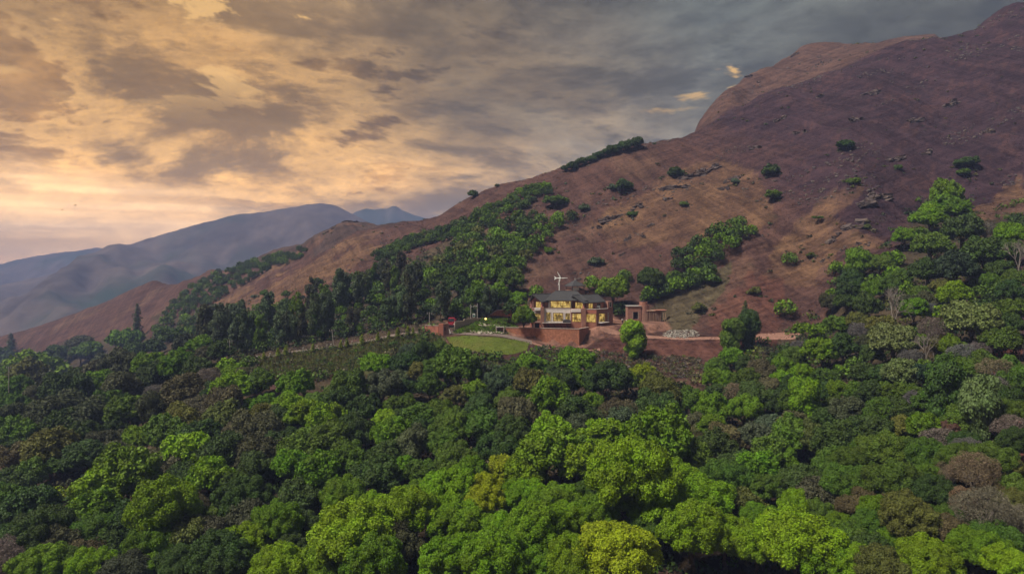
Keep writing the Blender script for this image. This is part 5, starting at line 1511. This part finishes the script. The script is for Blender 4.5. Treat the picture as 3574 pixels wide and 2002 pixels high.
# gate wall and pier
a, b = at(424.8, 325.2, 190), at(438.3, 325.4, 188.5)
strip_wall('gate_wall', [(a.x, a.y, a.z - 2.9, a.z), (b.x, b.y, b.z - 2.9, b.z)], 0.35, CORAL, 'coral red wall left of the gate pier', 'wall', COPING)
c = at(438.5, 323.2, 188.2)
pier = empty('gate_pier', (c.x, c.y, c.z - 3), 'broad coral red gate pier with a dark slot', 'gate pier')
Mp = Matrix.Translation((c.x + 0.05, c.y, c.z)) @ Matrix.Rotation(math.radians(32), 4, 'Z')
MB().box(0.0, 1.25, 0.0, 0.5, -3.3, 0.0, Mp @ Matrix.Rotation(math.radians(-32), 4, 'Z')).build('front_slab', CORAL, pier, 0.03)
Mq = Matrix.Translation((c.x + 1.32, c.y, c.z)) @ Matrix.Rotation(math.radians(30), 4, 'Z')
MB().box(0.0, 1.7, 0.0, 0.5, -3.3, -0.02, Mq).build('side_slab', BRICK2, pier, 0.03)
MB().box(0.35, 0.65, -0.03, 0.10, -1.9, -1.0, Mq).build('slot', DARKIN, pier)
# barred gate and the red truck standing behind it
g0 = at(448.5, 331.5, 191)
gate = empty('metal_gate', g0, 'dark barred metal gate beside the coral pier', 'gate')
for k in range(5):
    MB().box(g0.x, g0.x + 1.75, g0.y, g0.y + 0.05, g0.z + 0.15 + k * 0.32, g0.z + 0.29 + k * 0.32).build('bar', STEEL, gate)
for x in (0, 1.7):
    MB().box(g0.x + x, g0.x + x + 0.08, g0.y - 0.055, g0.y - 0.003, g0.z - 0.1, g0.z + 1.7).build('post', STEEL, gate)
pole_ = MB().tube(at(448.2, 326.5, 190.4), at(450.6, 333, 190.0), 0.07, 0.07, 6).build('barrier_pole', METALW)
tag(pole_, 'pale barrier pole leaning across the gate', 'pole')
t0 = at(451.3, 331.2, 196.0)
tz = float(ground(t0.x, t0.y))
truck = empty('red_vehicle', (t0.x, t0.y, tz), 'red vehicle parked behind the metal gate', 'vehicle')
def TB(x0, x1, y0, y1, z0, z1): return MB().box(t0.x + x0, t0.x + x1, t0.y + y0, t0.y + y1, tz + z0, tz + z1)
m = MB()
pr = [(-1.0, 0.0, 0.7), (1.0, 0.0, 0.7), (1.0, 0.0, 1.7), (0.85, 0.35, 2.75), (-0.85, 0.35, 2.75), (-1.0, 0.0, 1.7)]
fv = [Vector((t0.x + x, t0.y + y, tz + z)) for x, y, z in pr] + [Vector((t0.x + x, t0.y + 1.9, tz + z)) for x, y, z in pr]
m.add(fv, [(0, 1, 2, 3, 4, 5)[::-1], (6, 7, 8, 9, 10, 11)] + [(i, (i + 1) % 6, 6 + (i + 1) % 6, 6 + i)[::-1] for i in range(6)])
m.build('cab', RED, truck)
TB(-1.05, 1.05, 2.0, 5.5, 0.9, 2.1).build('cargo_bed', RED, truck, 0.03)
m = MB(); w4 = [(-0.85, 0.03, 1.78), (0.85, 0.03, 1.78), (0.74, 0.30, 2.58), (-0.74, 0.30, 2.58)]
m.add([Vector((t0.x + x, t0.y + y - 0.05, tz + z)) for x, y, z in w4], [(0, 1, 2, 3)]); m.build('windscreen', GLASSD, truck)
TB(-1.05, 1.05, -0.12, -0.02, 0.5, 0.75).build('bumper', STEEL, truck)
for x in (-0.75, 0.75):
    MB().tube((t0.x + x, t0.y - 0.06, tz + 1.0), (t0.x + x, t0.y - 0.01, tz + 1.0), 0.14, 0.14, 10).build('headlight', METALW, truck)
for x in (-0.95, 0.95):
    for y in (0.8, 4.4):
        MB().tube((t0.x + x - 0.12, t0.y + y, tz + 0.45), (t0.x + x + 0.12, t0.y + y, tz + 0.45), 0.45, 0.45, 14).build('wheel', RUBBER, truck)

# sheets laid on the ground: drive, roads, lawn
def ribbon(name, pts, mat, lift, kind='structure', cols=8):
    """pts: (px, Y, half width along Y); follows the terrain"""
    V, Q = [], []
    px = np.array([p[0] for p in pts], float); Yc = np.array([p[1] for p in pts], float); hw = np.array([p[2] for p in pts], float)
    s = np.linspace(px[0], px[-1], max(8, int(abs(px[-1] - px[0]) / 1.2)))
    yc = np.interp(s, px, Yc); h = np.interp(s, px, hw)
    n = len(s)
    for j in range(cols + 1):
        Y = yc + h * (2 * j / cols - 1) + 0.12 * np.sin(s * 1.7 + j)
        X = (s - 512) / F * Y
        V.append(np.stack([X, Y, ground(X, Y) + lift], 1))
    V = np.stack(V, 1).reshape(-1, 3); m = cols + 1
    for i in range(n - 1):
        for j in range(cols):
            Q.append((i * m + j, (i + 1) * m + j, (i + 1) * m + j + 1, i * m + j + 1))
    return tag(link_mesh(name, np_mesh(name, V, np.array(Q), smooth=True), mat), kind=kind)
ribbon('driveway', [(449, 191.2, 1.6), (470, 190.4, 1.7), (490, 190.2, 1.8), (508, 190.0, 1.7), (532, 189.2, 1.5)], ROAD, 0.10)
ribbon('dirt_path', [(532, 189.0, 0.9), (556, 187.0, 0.8), (580, 186.0, 0.7), (600, 187.5, 0.7)], DIRT, 0.10)
ribbon('dirt_road', [(600, 196.5, 0.9), (640, 194.5, 1.0), (690, 192.2, 1.2), (740, 190.8, 1.5), (775, 190.6, 2.0), (800, 190.5, 2.6)], DIRT, 0.10)
ribbon('lower_road', [(246, 190.0, 1.0), (300, 190.2, 1.0), (354, 190.2, 1.0), (424, 190.4, 1.0)], ROAD, 0.10)
# kerb along the lower road
kb = MB()
for k in range(60):
    p_a, p_b = 250 + k * 2.9, 250 + (k + 1) * 2.9
    a = plan(p_a, 188.9); b = plan(p_b, 188.9)
    za, zb_ = float(ground(*a)), float(ground(*b))
    if k % 17 in (13, 14): continue
    kb.hexa([(a[0], a[1], za - .2), (b[0], b[1], zb_ - .2), (b[0], b[1] + .3, zb_ - .2), (a[0], a[1] + .3, za - .2), (a[0], a[1], za + .35), (b[0], b[1], zb_ + .35), (b[0], b[1] + .3, zb_ + .35), (a[0], a[1] + .3, za + .35)])
tag(kb.build('kerb', CONC), kind='structure')
# lawn bank below the drive
lp = [(446, 336.5), (470, 335.2), (500, 337.0), (531, 342.0), (527, 350), (512, 354.5), (490, 354.0), (468, 351.5), (452, 347)]
gx_, gy_ = np.meshgrid(np.linspace(440, 535, 120), np.linspace(170, 191, 70), indexing='ij')
LX = (gx_ - 512) / F * gy_; LZ = ground(LX, gy_); lpy = HZ - LZ / gy_ * F
ok = in_poly(gx_ + 0.8 * fbm(LX / 3, gy_ / 3, 3, 5), lpy + 0.8 * fbm(LX / 3, gy_ / 3, 3, 6), lp)
V = np.stack([LX, gy_, LZ + 0.09], -1).reshape(-1, 3); n2_ = 70
Q = [(i * n2_ + j, (i + 1) * n2_ + j, (i + 1) * n2_ + j + 1, i * n2_ + j + 1) for i in range(119) for j in range(69) if ok[i, j] and ok[i + 1, j] and ok[i + 1, j + 1] and ok[i, j + 1]]
tag(link_mesh('lawn', np_mesh('lawn', V, np.array(Q), smooth=True), LAWN), kind='structure')
ip = V.reshape(120, 70, 3)[ok]
ip = ip[rs.integers(0, len(ip), 3500)] + rs.normal(0, 0.12, (3500, 3)) * np.array([1, 1, 0])
merge_stuff('lawn_grass', [tuft(700 + k) for k in range(4)], np.column_stack([ip, rs.uniform(0.10, 0.22, 3500)]), np.array([(0.092, 0.122, 0.020), (0.112, 0.120, 0.026), (0.080, 0.112, 0.018)])[rs.integers(0, 3, 3500)], LEAFV, rs)

# planted terraces: green tufts and rows of pale stones
STONEV = ROCKV
GARDEN = [(454, 333), (456, 325.5), (468, 321), (486, 318.5), (510, 319), (516, 328), (503, 334), (480, 332.5)]
P, px_, py_ = scatter(30000, (450, 520), (189, 212), lambda px, py, X, Y: in_poly(px, py, GARDEN))
gsel = P[:1500]
merge_stuff('garden_plants', [clump(720 + k, 0.5, 30, 0.15) for k in range(3)], np.column_stack([gsel, rs.uniform(0.4, 1.2, len(gsel))]), np.array([GREEN, MID, OLIVE, BRIGHT])[rs.integers(0, 4, len(gsel))] * 0.9, LEAFV, rs)
row = [(470 + 36 * t, 331.2 + 1.5 * t + rs.normal(0, .5)) for t in rs.random(130)] + [(480 + 30 * t, 325 + 2.2 * t + rs.normal(0, .7)) for t in rs.random(110)]
sp = []
for a_, b_ in row:
    Yr_ = drop(a_, b_, 0.1, 182.0)
    if Yr_ and Yr_ < 214: X_ = (a_ - 512) / F * Yr_; sp.append((X_, Yr_, float(ground(X_, Yr_)) + 0.08, rs.uniform(0.35, 0.8)))
sp = np.array(sp)
merge_stuff('terrace_stones', [chip(740 + k) for k in range(5)], sp, np.array([(0.36, 0.31, 0.24), (0.28, 0.23, 0.18), (0.42, 0.38, 0.30)])[rs.integers(0, 3, len(sp))], STONEV, rs)
# heap of pale rubble beside the dirt road
P, px_, py_ = scatter(9000, (652, 700), (190, 204), lambda px, py, X, Y: ((px - 681) / 19) ** 2 + ((py - 334) / 4.2) ** 2 < 1)
P = P[:260]; P[:, 2] += rs.uniform(-0.1, 0.25, len(P))
merge_stuff('rubble', [chip(760 + k) for k in range(5)], np.column_stack([P, rs.uniform(0.2, 0.6, len(P))]), np.array([(0.26, 0.23, 0.20), (0.18, 0.16, 0.14), (0.32, 0.29, 0.25)])[rs.integers(0, 3, len(P))], STONEV, rs)

# ------------------------------------------------------------------ wind turbine, pavilion, outbuilding
tb = at(559.3, 277.7, 211.0)
tgz = float(ground(tb.x, tb.y))
turb = empty('wind_turbine', (tb.x, tb.y, tgz), 'small white three-bladed wind turbine standing behind the house roof', 'wind turbine')
MB().tube((tb.x, tb.y, tgz - 0.5), (tb.x, tb.y, tb.z - 0.1), 0.20, 0.13, 10).build('tower', METALW, turb)
MB().tube((tb.x - 0.75, tb.y + 0.25, tb.z), (tb.x + 0.35, tb.y - 0.35, tb.z), 0.13, 0.24, 10).build('nacelle', METALW, turb)
hub = Vector((tb.x + 0.38, tb.y - 0.45, tb.z))
MB().tube(hub + Vector((-0.05, 0.1, 0)), hub + Vector((0.08, -0.14, 0)), 0.24, 0.10, 10).build('hub', METALW, turb)
for dx_, dz_ in ((-1.05, 1.95), (2.15, 0.10), (-0.75, -2.20)):
    d = Vector((dx_, 0, dz_)); Ln = d.length; d.normalize(); sd = Vector((-d.z, 0, d.x)); nn = Vector((0, 1, 0))
    m = MB(); a0 = hub + d * 0.15; a1 = hub + d * (Ln * 0.3); a2 = hub + d * Ln
    ring = lambda c, wv, tv: [c - sd * wv, c + nn * tv, c + sd * wv * 0.6, c - nn * tv]
    v_ = ring(a0, 0.10, 0.06) + ring(a1, 0.22, 0.06) + ring(a2, 0.07, 0.03)
    m.add(v_, [(3, 2, 1, 0), (8, 9, 10, 11)] + [(4 * r + i, 4 * r + (i + 1) % 4, 4 * r + 4 + (i + 1) % 4, 4 * r + 4 + i) for r in (0, 1) for i in range(4)])
    m.build('blade', METALW, turb)
ta = Vector((tb.x - 0.75, tb.y + 0.25, tb.z))
m = MB(); fin = [ta + Vector(q) for q in ((0, 0, -0.10), (0, 0, 0.10), (-0.8, 0.25, 0.62), (-0.62, 0.2, 0.0), (-0.8, 0.25, -0.55))]
m.add(fin + [p + Vector((0.02, 0.07, 0)) for p in fin], [(0, 1, 2, 3, 4), (9, 8, 7, 6, 5)] + [(i, 5 + i, 5 + (i + 1) % 5, (i + 1) % 5) for i in range(5)])
m.build('tail_vane', METALW, turb)

ga = at(575.0, 279.4, 236.0); gz = float(ground(ga.x, ga.y)); ez = ga.z - 2.0
pav = empty('pavilion', (ga.x, ga.y, gz), 'small open pavilion with dark pyramid roof behind the house', 'pavilion')
s = 2.75
Mg = Matrix.Translation((ga.x, ga.y, 0)) @ Matrix.Rotation(math.radians(24), 4, 'Z')
c4 = [Mg @ Vector((x * s, y * s, ez)) for x, y in ((-1, -1), (1, -1), (1, 1), (-1, 1))]
ap = Mg @ Vector((0, 0, ga.z))
MB().add(c4 + [ap] + [q - Vector((0, 0, 0.14)) for q in c4], [(0, 1, 4), (1, 2, 4), (2, 3, 4), (3, 0, 4), (8, 7, 6, 5), (5, 6, 1, 0), (6, 7, 2, 1), (7, 8, 3, 2), (8, 5, 0, 3)]).build('roof', ROOF, pav)
MB().tube(ap - Vector((0, 0, 0.1)), ap + Vector((0, 0, 0.9)), 0.05, 0.03, 6).build('finial', METALW, pav)
for x, y in ((-1, -1), (1, -1), (1, 1), (-1, 1)):
    p = Mg @ Vector((x * s * 0.82, y * s * 0.82, 0))
    MB().tube((p.x, p.y, gz - 1.5), (p.x, p.y, ez - 0.1), 0.12, 0.12, 8).build('post', STEEL, pav)
MB().box(-s * 0.9, s * 0.9, -s * 0.9, s * 0.9, gz - 2.5, gz + 0.35, Mg).build('plinth', BRICK2, pav)
MB().box(-s * 0.78, s * 0.1, -s * 0.86, -s * 0.80, gz + 0.352, gz + 1.3, Mg).build('parapet', WHITE, pav)

ob = at(634.0, 319.0, 216.0); oz = float(ground(ob.x, ob.y))
out = empty('outbuilding', (ob.x, ob.y, oz), 'low brick outbuilding with round tower right of the house', 'building')
def OB(x0, x1, y0, y1, z0, z1): return MB().box(ob.x + x0, ob.x + x1, ob.y + y0, ob.y + y1, oz + z0, oz + z1)
m = MB()
for q in ((-2.0, -0.3, 0, 4.6), (1.35, 2.2, 0, 4.6)): m.box(ob.x + q[0], ob.x + q[1], ob.y, ob.y + 4, oz - 0.5, oz + q[3])
m.box(ob.x - 0.3, ob.x + 1.35, ob.y, ob.y + 4, oz + 2.9, oz + 4.6); m.box(ob.x - 0.3, ob.x + 1.35, ob.y, ob.y + 4, oz - 0.5, oz + 0.6)
m.build('wall', BRICK2, out)
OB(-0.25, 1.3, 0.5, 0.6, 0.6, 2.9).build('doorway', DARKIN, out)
OB(-0.42, -0.28, -0.05, 0.3, 0.6, 3.0).build('door_jamb', COPING, out); OB(1.33, 1.47, -0.05, 0.3, 0.6, 3.0).build('door_jamb', COPING, out)
OB(-2.2, 2.3, -0.2, 4.2, 4.603, 4.8).build('roof_slab', CONC, out)
MB().tube((ob.x + 3.4, ob.y + 1.6, oz - 0.5), (ob.x + 3.4, ob.y + 1.6, oz + 5.0), 1.75, 1.7, 22).build('tower', BRICK2, out)
MB().tube((ob.x + 3.3, ob.y + 1.6, oz + 5.0), (ob.x + 3.3, ob.y + 1.6, oz + 6.0), 1.3, 1.25, 20).build('tower_cap', BRICK, out)
m = MB(); prev = None
MB().tube((ob.x + 3.2, ob.y + 1.6, oz + 6.0), (ob.x + 3.2, ob.y + 1.6, oz + 6.45), 1.0, 0.65, 16).build('tank', DARKIN, out)
shed = empty('pole_shed', (ob.x + 6.5, ob.y - 0.5, oz), 'timber pole shed with flat roof beside the round tower', 'shed')
def SB(x0, x1, y0, y1, z0, z1): return MB().box(ob.x + x0, ob.x + x1, ob.y + y0, ob.y + y1, oz + z0, oz + z1)
SB(3.9, 9.7, -1.6, 2.2, 3.2, 3.45).build('roof', WOODP, shed, 0.03)
SB(6.4, 10.0, -1.9, 1.0, 3.46, 3.66).build('roof_sheet', BRICK, shed, 0.03)
for k in range(17):
    x = 2.4 + k * 0.36 + random.uniform(-.08, .08)
    MB().tube((ob.x + x, ob.y - 1.45 + random.uniform(-.1, .1), oz - 0.3), (ob.x + x + random.uniform(-.15, .15), ob.y - 1.4, oz + (3.2 if x > 4 else 2.2 + random.uniform(0, 1.0))), 0.085, 0.07, 6).build('pole', WOODP, shed)
for x in (9.0, 9.6):
    MB().tube((ob.x + x + 0.3, ob.y - 1.7, oz - 0.3), (ob.x + x - 0.2, ob.y - 1.6, oz + 3.2), 0.11, 0.1, 7).build('post', WOODP, shed)
SB(4.2, 9.2, 1.9, 2.1, -0.3, 3.18).build('back_wall', BRICK2, shed)

# ------------------------------------------------------------------ utility poles, wires, lamp
def upole(px, pt, pb, Y, label, lean=0.0, arm=False, r=0.13):
    b = at(px, pb, Y); t = at(px + lean, pt, Y)
    z = float(ground(b.x, b.y))
    e = empty('utility_pole', (b.x, b.y, z), label, 'pole', 'utility poles')
    MB().tube((b.x, b.y, z - 0.6), t, r, r * 0.75, 8).build('shaft', CONC, e)
    for k, dz_ in enumerate((0.25, 0.6)):
        MB().tube(t + Vector((-0.7, 0, -dz_)), t + Vector((0.7, 0, -dz_)), 0.05, 0.05, 5).build('crossarm', STEEL, e)
        for x in (-0.65, 0.65):
            MB().tube(t + Vector((x, 0, -dz_ + 0.05)), t + Vector((x, 0, -dz_ + 0.22)), 0.05, 0.04, 6).build('insulator', METALW, e)
    return t
TA = upole(429.5, 311.8, 326, 192, 'short concrete pole behind the coral gate wall')
TBq = upole(334.0, 329.0, 348, 191, 'leaning concrete pole beside the lower road', -2.0)
TC = upole(230.7, 339.5, 349, 192, 'concrete pole at the left end of the lower road', -1.0)
TD = upole(8.8, 366, 377, 205, 'concrete pole above the forest at the far left')
b1, b2 = at(470.8, 322.5, 199), at(477.4, 320.5, 201)
t1, t2 = at(470.8, 303.8, 199), at(477.4, 303.3, 201)
hf = empty('transformer_frame', b1, 'two-post transformer frame behind the stepped boundary wall', 'transformer')
for b_, t_ in ((b1, t1), (b2, t2)):
    MB().tube((b_.x, b_.y, b_.z - 1.0), t_, 0.14, 0.11, 8).build('post', CONC, hf)
for k, f in enumerate((0.16, 0.24)):
    MB().tube(t1.lerp(b1, f) + Vector((-0.3, 0, 0)), t2.lerp(b2, f) + Vector((0.3, 0, 0)), 0.06, 0.06, 6).build('crossbeam', STEEL, hf)
for k in range(4):
    p = t1.lerp(b1, 0.16).lerp(t2.lerp(b2, 0.16), (k + 0.5) / 4)
    MB().tube(p, p + Vector((0, 0, 0.35)), 0.07, 0.04, 6).build('insulator', METALW, hf)
p = at(474.0, 316.2, 199.6)
MB().box(p.x - 0.45, p.x + 0.35, p.y - 0.3, p.y + 0.3, p.z - 0.2, p.z + 0.9).build('cabinet', METALW, hf, 0.03)
MB().box(p.x - 0.30, p.x + 0.22, p.y - 0.335, p.y - 0.303, p.z + 0.02, p.z + 0.55).build('cabinet_door', TEAL, hf)
MB().tube((p.x - 0.05, p.y, p.z - 2.4), (p.x - 0.05, p.y, p.z - 0.2), 0.06).build('cabinet_post', CONC, hf)
def wire(a, b, sag, label):
    m = MB(); pts = []
    for k in range(15):
        t = k / 14; q = Vector(a).lerp(Vector(b), t); q.z -= sag * 4 * t * (1 - t); pts.append(q)
    m.path(pts, [0.018] * 15, 4)
    tag(m.build('overhead_wire', STEEL), label, 'wire', 'overhead wires')
wire(TA + Vector((0.6, 0, -0.2)), t1.lerp(b1, 0.16), 0.8, 'overhead wire from the gate pole to the transformer frame')
wire(TBq + Vector((0.6, 0, -0.2)), TA + Vector((-0.6, 0, -0.2)), 1.0, 'overhead wire from the leaning pole to the gate pole')
wire(TC + Vector((0.6, 0, -0.2)), TBq + Vector((-0.6, 0, -0.2)), 1.0, 'overhead wire between the two lower road poles')
wire(t2.lerp(b2, 0.16), at(514, 300, 214), 0.8, 'overhead wire from the transformer frame towards the house trees')
# lit garden lamp
lp_ = at(485.6, 318.3, 199.5)
lamp = empty('garden_lamp', (lp_.x, lp_.y, float(ground(lp_.x, lp_.y))), 'lit yellow garden lamp at the end of the boundary wall', 'lamp')
MB().tube((lp_.x, lp_.y, float(ground(lp_.x, lp_.y)) - 0.2), (lp_.x, lp_.y, lp_.z - 0.15), 0.05).build('post', STEEL, lamp)
iv, it = ico()
gm = bpy.data.materials.new('lamp_glow'); gm.use_nodes = True
T = NT(gm.node_tree); e_ = T.n('ShaderNodeEmission'); e_.inputs[0].default_value = (1, 0.75, 0.22, 1); e_.inputs[1].default_value = 0.7
o_ = T.n('ShaderNodeOutputMaterial'); T.t.links.new(e_.outputs[0], o_.inputs[0])
gme = np_mesh('globe', iv * 0.30, None, it, smooth=True)
go = link_mesh('globe', gme, gm, lamp); go.location = Vector((lp_.x, lp_.y, lp_.z)) - Vector(lamp.location)

# ------------------------------------------------------------------ roadside posts and young conifers
for i, (x, b_) in enumerate([(257, 0), (270, 0), (283, 0), (290, 0), (303, 0), (317, 0), (327, 0), (331, 0), (345, 0), (352, 0)]):
    q = plan(x, 188.4); z = float(ground(*q))
    e = empty('fence_post', (q[0], q[1], z), 'white fence post beside the lower road, %s from left' % ORD[i], 'post', 'fence posts beside the lower road')
    MB().box(q[0] - 0.09, q[0] + 0.09, q[1] - 0.09, q[1] + 0.09, z - 0.3, z + 1.25).build('shaft', CONC, e)
    MB().box(q[0] - 0.11, q[0] + 0.11, q[1] - 0.11, q[1] + 0.11, z + 1.252, z + 1.34).build('cap', METALW, e)
for i, (x, w_) in enumerate([(264, 1.5), (278, 1.7), (286, 2.0), (313, 1.6), (341, 1.6), (347, 1.8), (362, 2.0), (378, 1.8), (389, 1.6), (398, 2.0), (408, 1.9), (413, 1.6)]):
    q = plan(x, 187.6); z = float(ground(*q))
    e = empty('young_conifer', (q[0], q[1], z), 'young yellow-green conifer beside the lower road, %s from left' % ORD[i], 'shrub', 'young conifers beside the lower road')
    cr, tr = PROTO['conifer'][i % 3]
    e.scale = (w_ * 0.17,) * 2 + (w_ * 0.13,); e.rotation_euler = (0, 0, i)
    c_ = link_mesh('crown', cr, None, e); c_.color = tuple(np.array(LIME) * random.uniform(0.7, 1.0)) + (1,)
    link_mesh('trunk', tr, None, e)

# ------------------------------------------------------------------ two people in the yard and a few birds
def skinned(name, verts, edges, radii, mat, parent):
    me = bpy.data.meshes.new(name); me.from_pydata(verts, edges, []); me.materials.append(mat)
    o = bpy.data.objects.new(name, me); COL.objects.link(o); o.parent = parent
    md = o.modifiers.new('skin', 'SKIN'); md.use_smooth_shade = True
    for i, r in enumerate(radii):
        me.skin_vertices[0].data[i].radius = (r, r)
    me.skin_vertices[0].data[0].use_root = True
    o.modifiers.new('subdivision', 'SUBSURF').levels = 1
    return o
def person(px, py, Y, label, bend=0.0, rot=0.0):
    b = at(px, py, Y); z = float(ground(b.x, b.y))
    e = empty('person', (b.x, b.y, z), label, 'person'); e.rotation_euler = (0, 0, rot)
    f = bend
    hipz = 0.92
    sh = Vector((0, -0.55 * f, 1.42 - 0.45 * f)); nk = Vector((0, -0.68 * f, 1.52 - 0.5 * f)); hd = Vector((0, -0.78 * f, 1.66 - 0.55 * f))
    V = [(0, 0, hipz), (0, -0.25 * f, 1.15 - 0.12 * f), tuple(sh), tuple(nk), tuple(hd), (-0.19, sh.y, sh.z - 0.02), (-0.26, sh.y - 0.05, sh.z - 0.30), (-0.25, sh.y - 0.16, sh.z - 0.55), (0.19, sh.y, sh.z - 0.02), (0.26, sh.y - 0.05, sh.z - 0.30), (0.25, sh.y - 0.16, sh.z - 0.55),
         (-0.10, 0, 0.86), (-0.12, -0.03, 0.48), (-0.12, 0.0, 0.06), (-0.12, -0.16, 0.03), (0.10, 0, 0.86), (0.12, -0.03, 0.48), (0.12, 0.0, 0.06), (0.12, -0.16, 0.03)]
    E = [(0, 1), (1, 2), (2, 3), (3, 4), (2, 5), (5, 6), (6, 7), (2, 8), (8, 9), (9, 10), (0, 11), (11, 12), (12, 13), (13, 14), (0, 15), (15, 16), (16, 17), (17, 18)]
    R = [.13, .12, .13, .06, .105, .06, .045, .035, .06, .045, .035, .085, .06, .045, .035, .085, .06, .045, .035]
    skinned('body', V, E, R, SKIN, e)
    skinned('shirt', [V[k] for k in (0, 1, 2, 5, 6, 8, 9)], [(0, 1), (1, 2), (2, 3), (3, 4), (2, 5), (5, 6)], [.16, .155, .16, .085, .07, .085, .07], SHIRT, e)
    skinned('trousers', [V[k] for k in (0, 11, 12, 13, 15, 16, 17)], [(0, 1), (1, 2), (2, 3), (0, 4), (4, 5), (5, 6)], [.15, .11, .085, .065, .11, .085, .065], TROUS, e)
person(622.4, 322.3, 207.0, 'person in white shirt standing in the yard beside the house', 0.0, 0.4)
person(625.6, 322.9, 206.0, 'person in white shirt bending down in the yard', 0.75, 1.2)

def bird(px, py, Y, span, roll, label):
    c = at(px, py, Y)
    m = MB(); s = span / 2; M_ = Matrix.Translation(c) @ Matrix.Rotation(roll, 4, 'Y')
    e = empty('bird', c, label, 'bird')
    MB().tube(M_ @ Vector((0, -0.18, 0)), M_ @ Vector((0, 0.2, 0)), 0.05, 0.02, 6).build('body', RUBBER, e)
    for k in (-1, 1):
        w = MB(); a = [(0, -0.1, 0), (k * s * 0.5, -0.12, 0.14), (k * s, 0.05, 0.02), (k * s * 0.5, 0.1, 0.12), (0, 0.1, 0)]
        w.add([M_ @ Vector(q) for q in a] + [M_ @ (Vector(q) + Vector((0, 0, 0.02))) for q in a], [(0, 1, 2, 3, 4), (9, 8, 7, 6, 5)] + [(i, 5 + i, 5 + (i + 1) % 5, (i + 1) % 5) for i in range(5)])
        w.build('wing', RUBBER, e)
bird(296, 101.7, 150, 0.9, 0.5, 'dark bird gliding high in the middle of the sky')
bird(75.5, 205, 150, 0.6, -0.2, 'small dark bird above the bright horizon at left')
bird(62, 209.5, 170, 0.5, 0.2, 'tiny dark bird lowest over the bright horizon at left')
bird(408.6, 168.3, 160, 0.6, 0.1, 'small dark bird above the far mountain saddle')
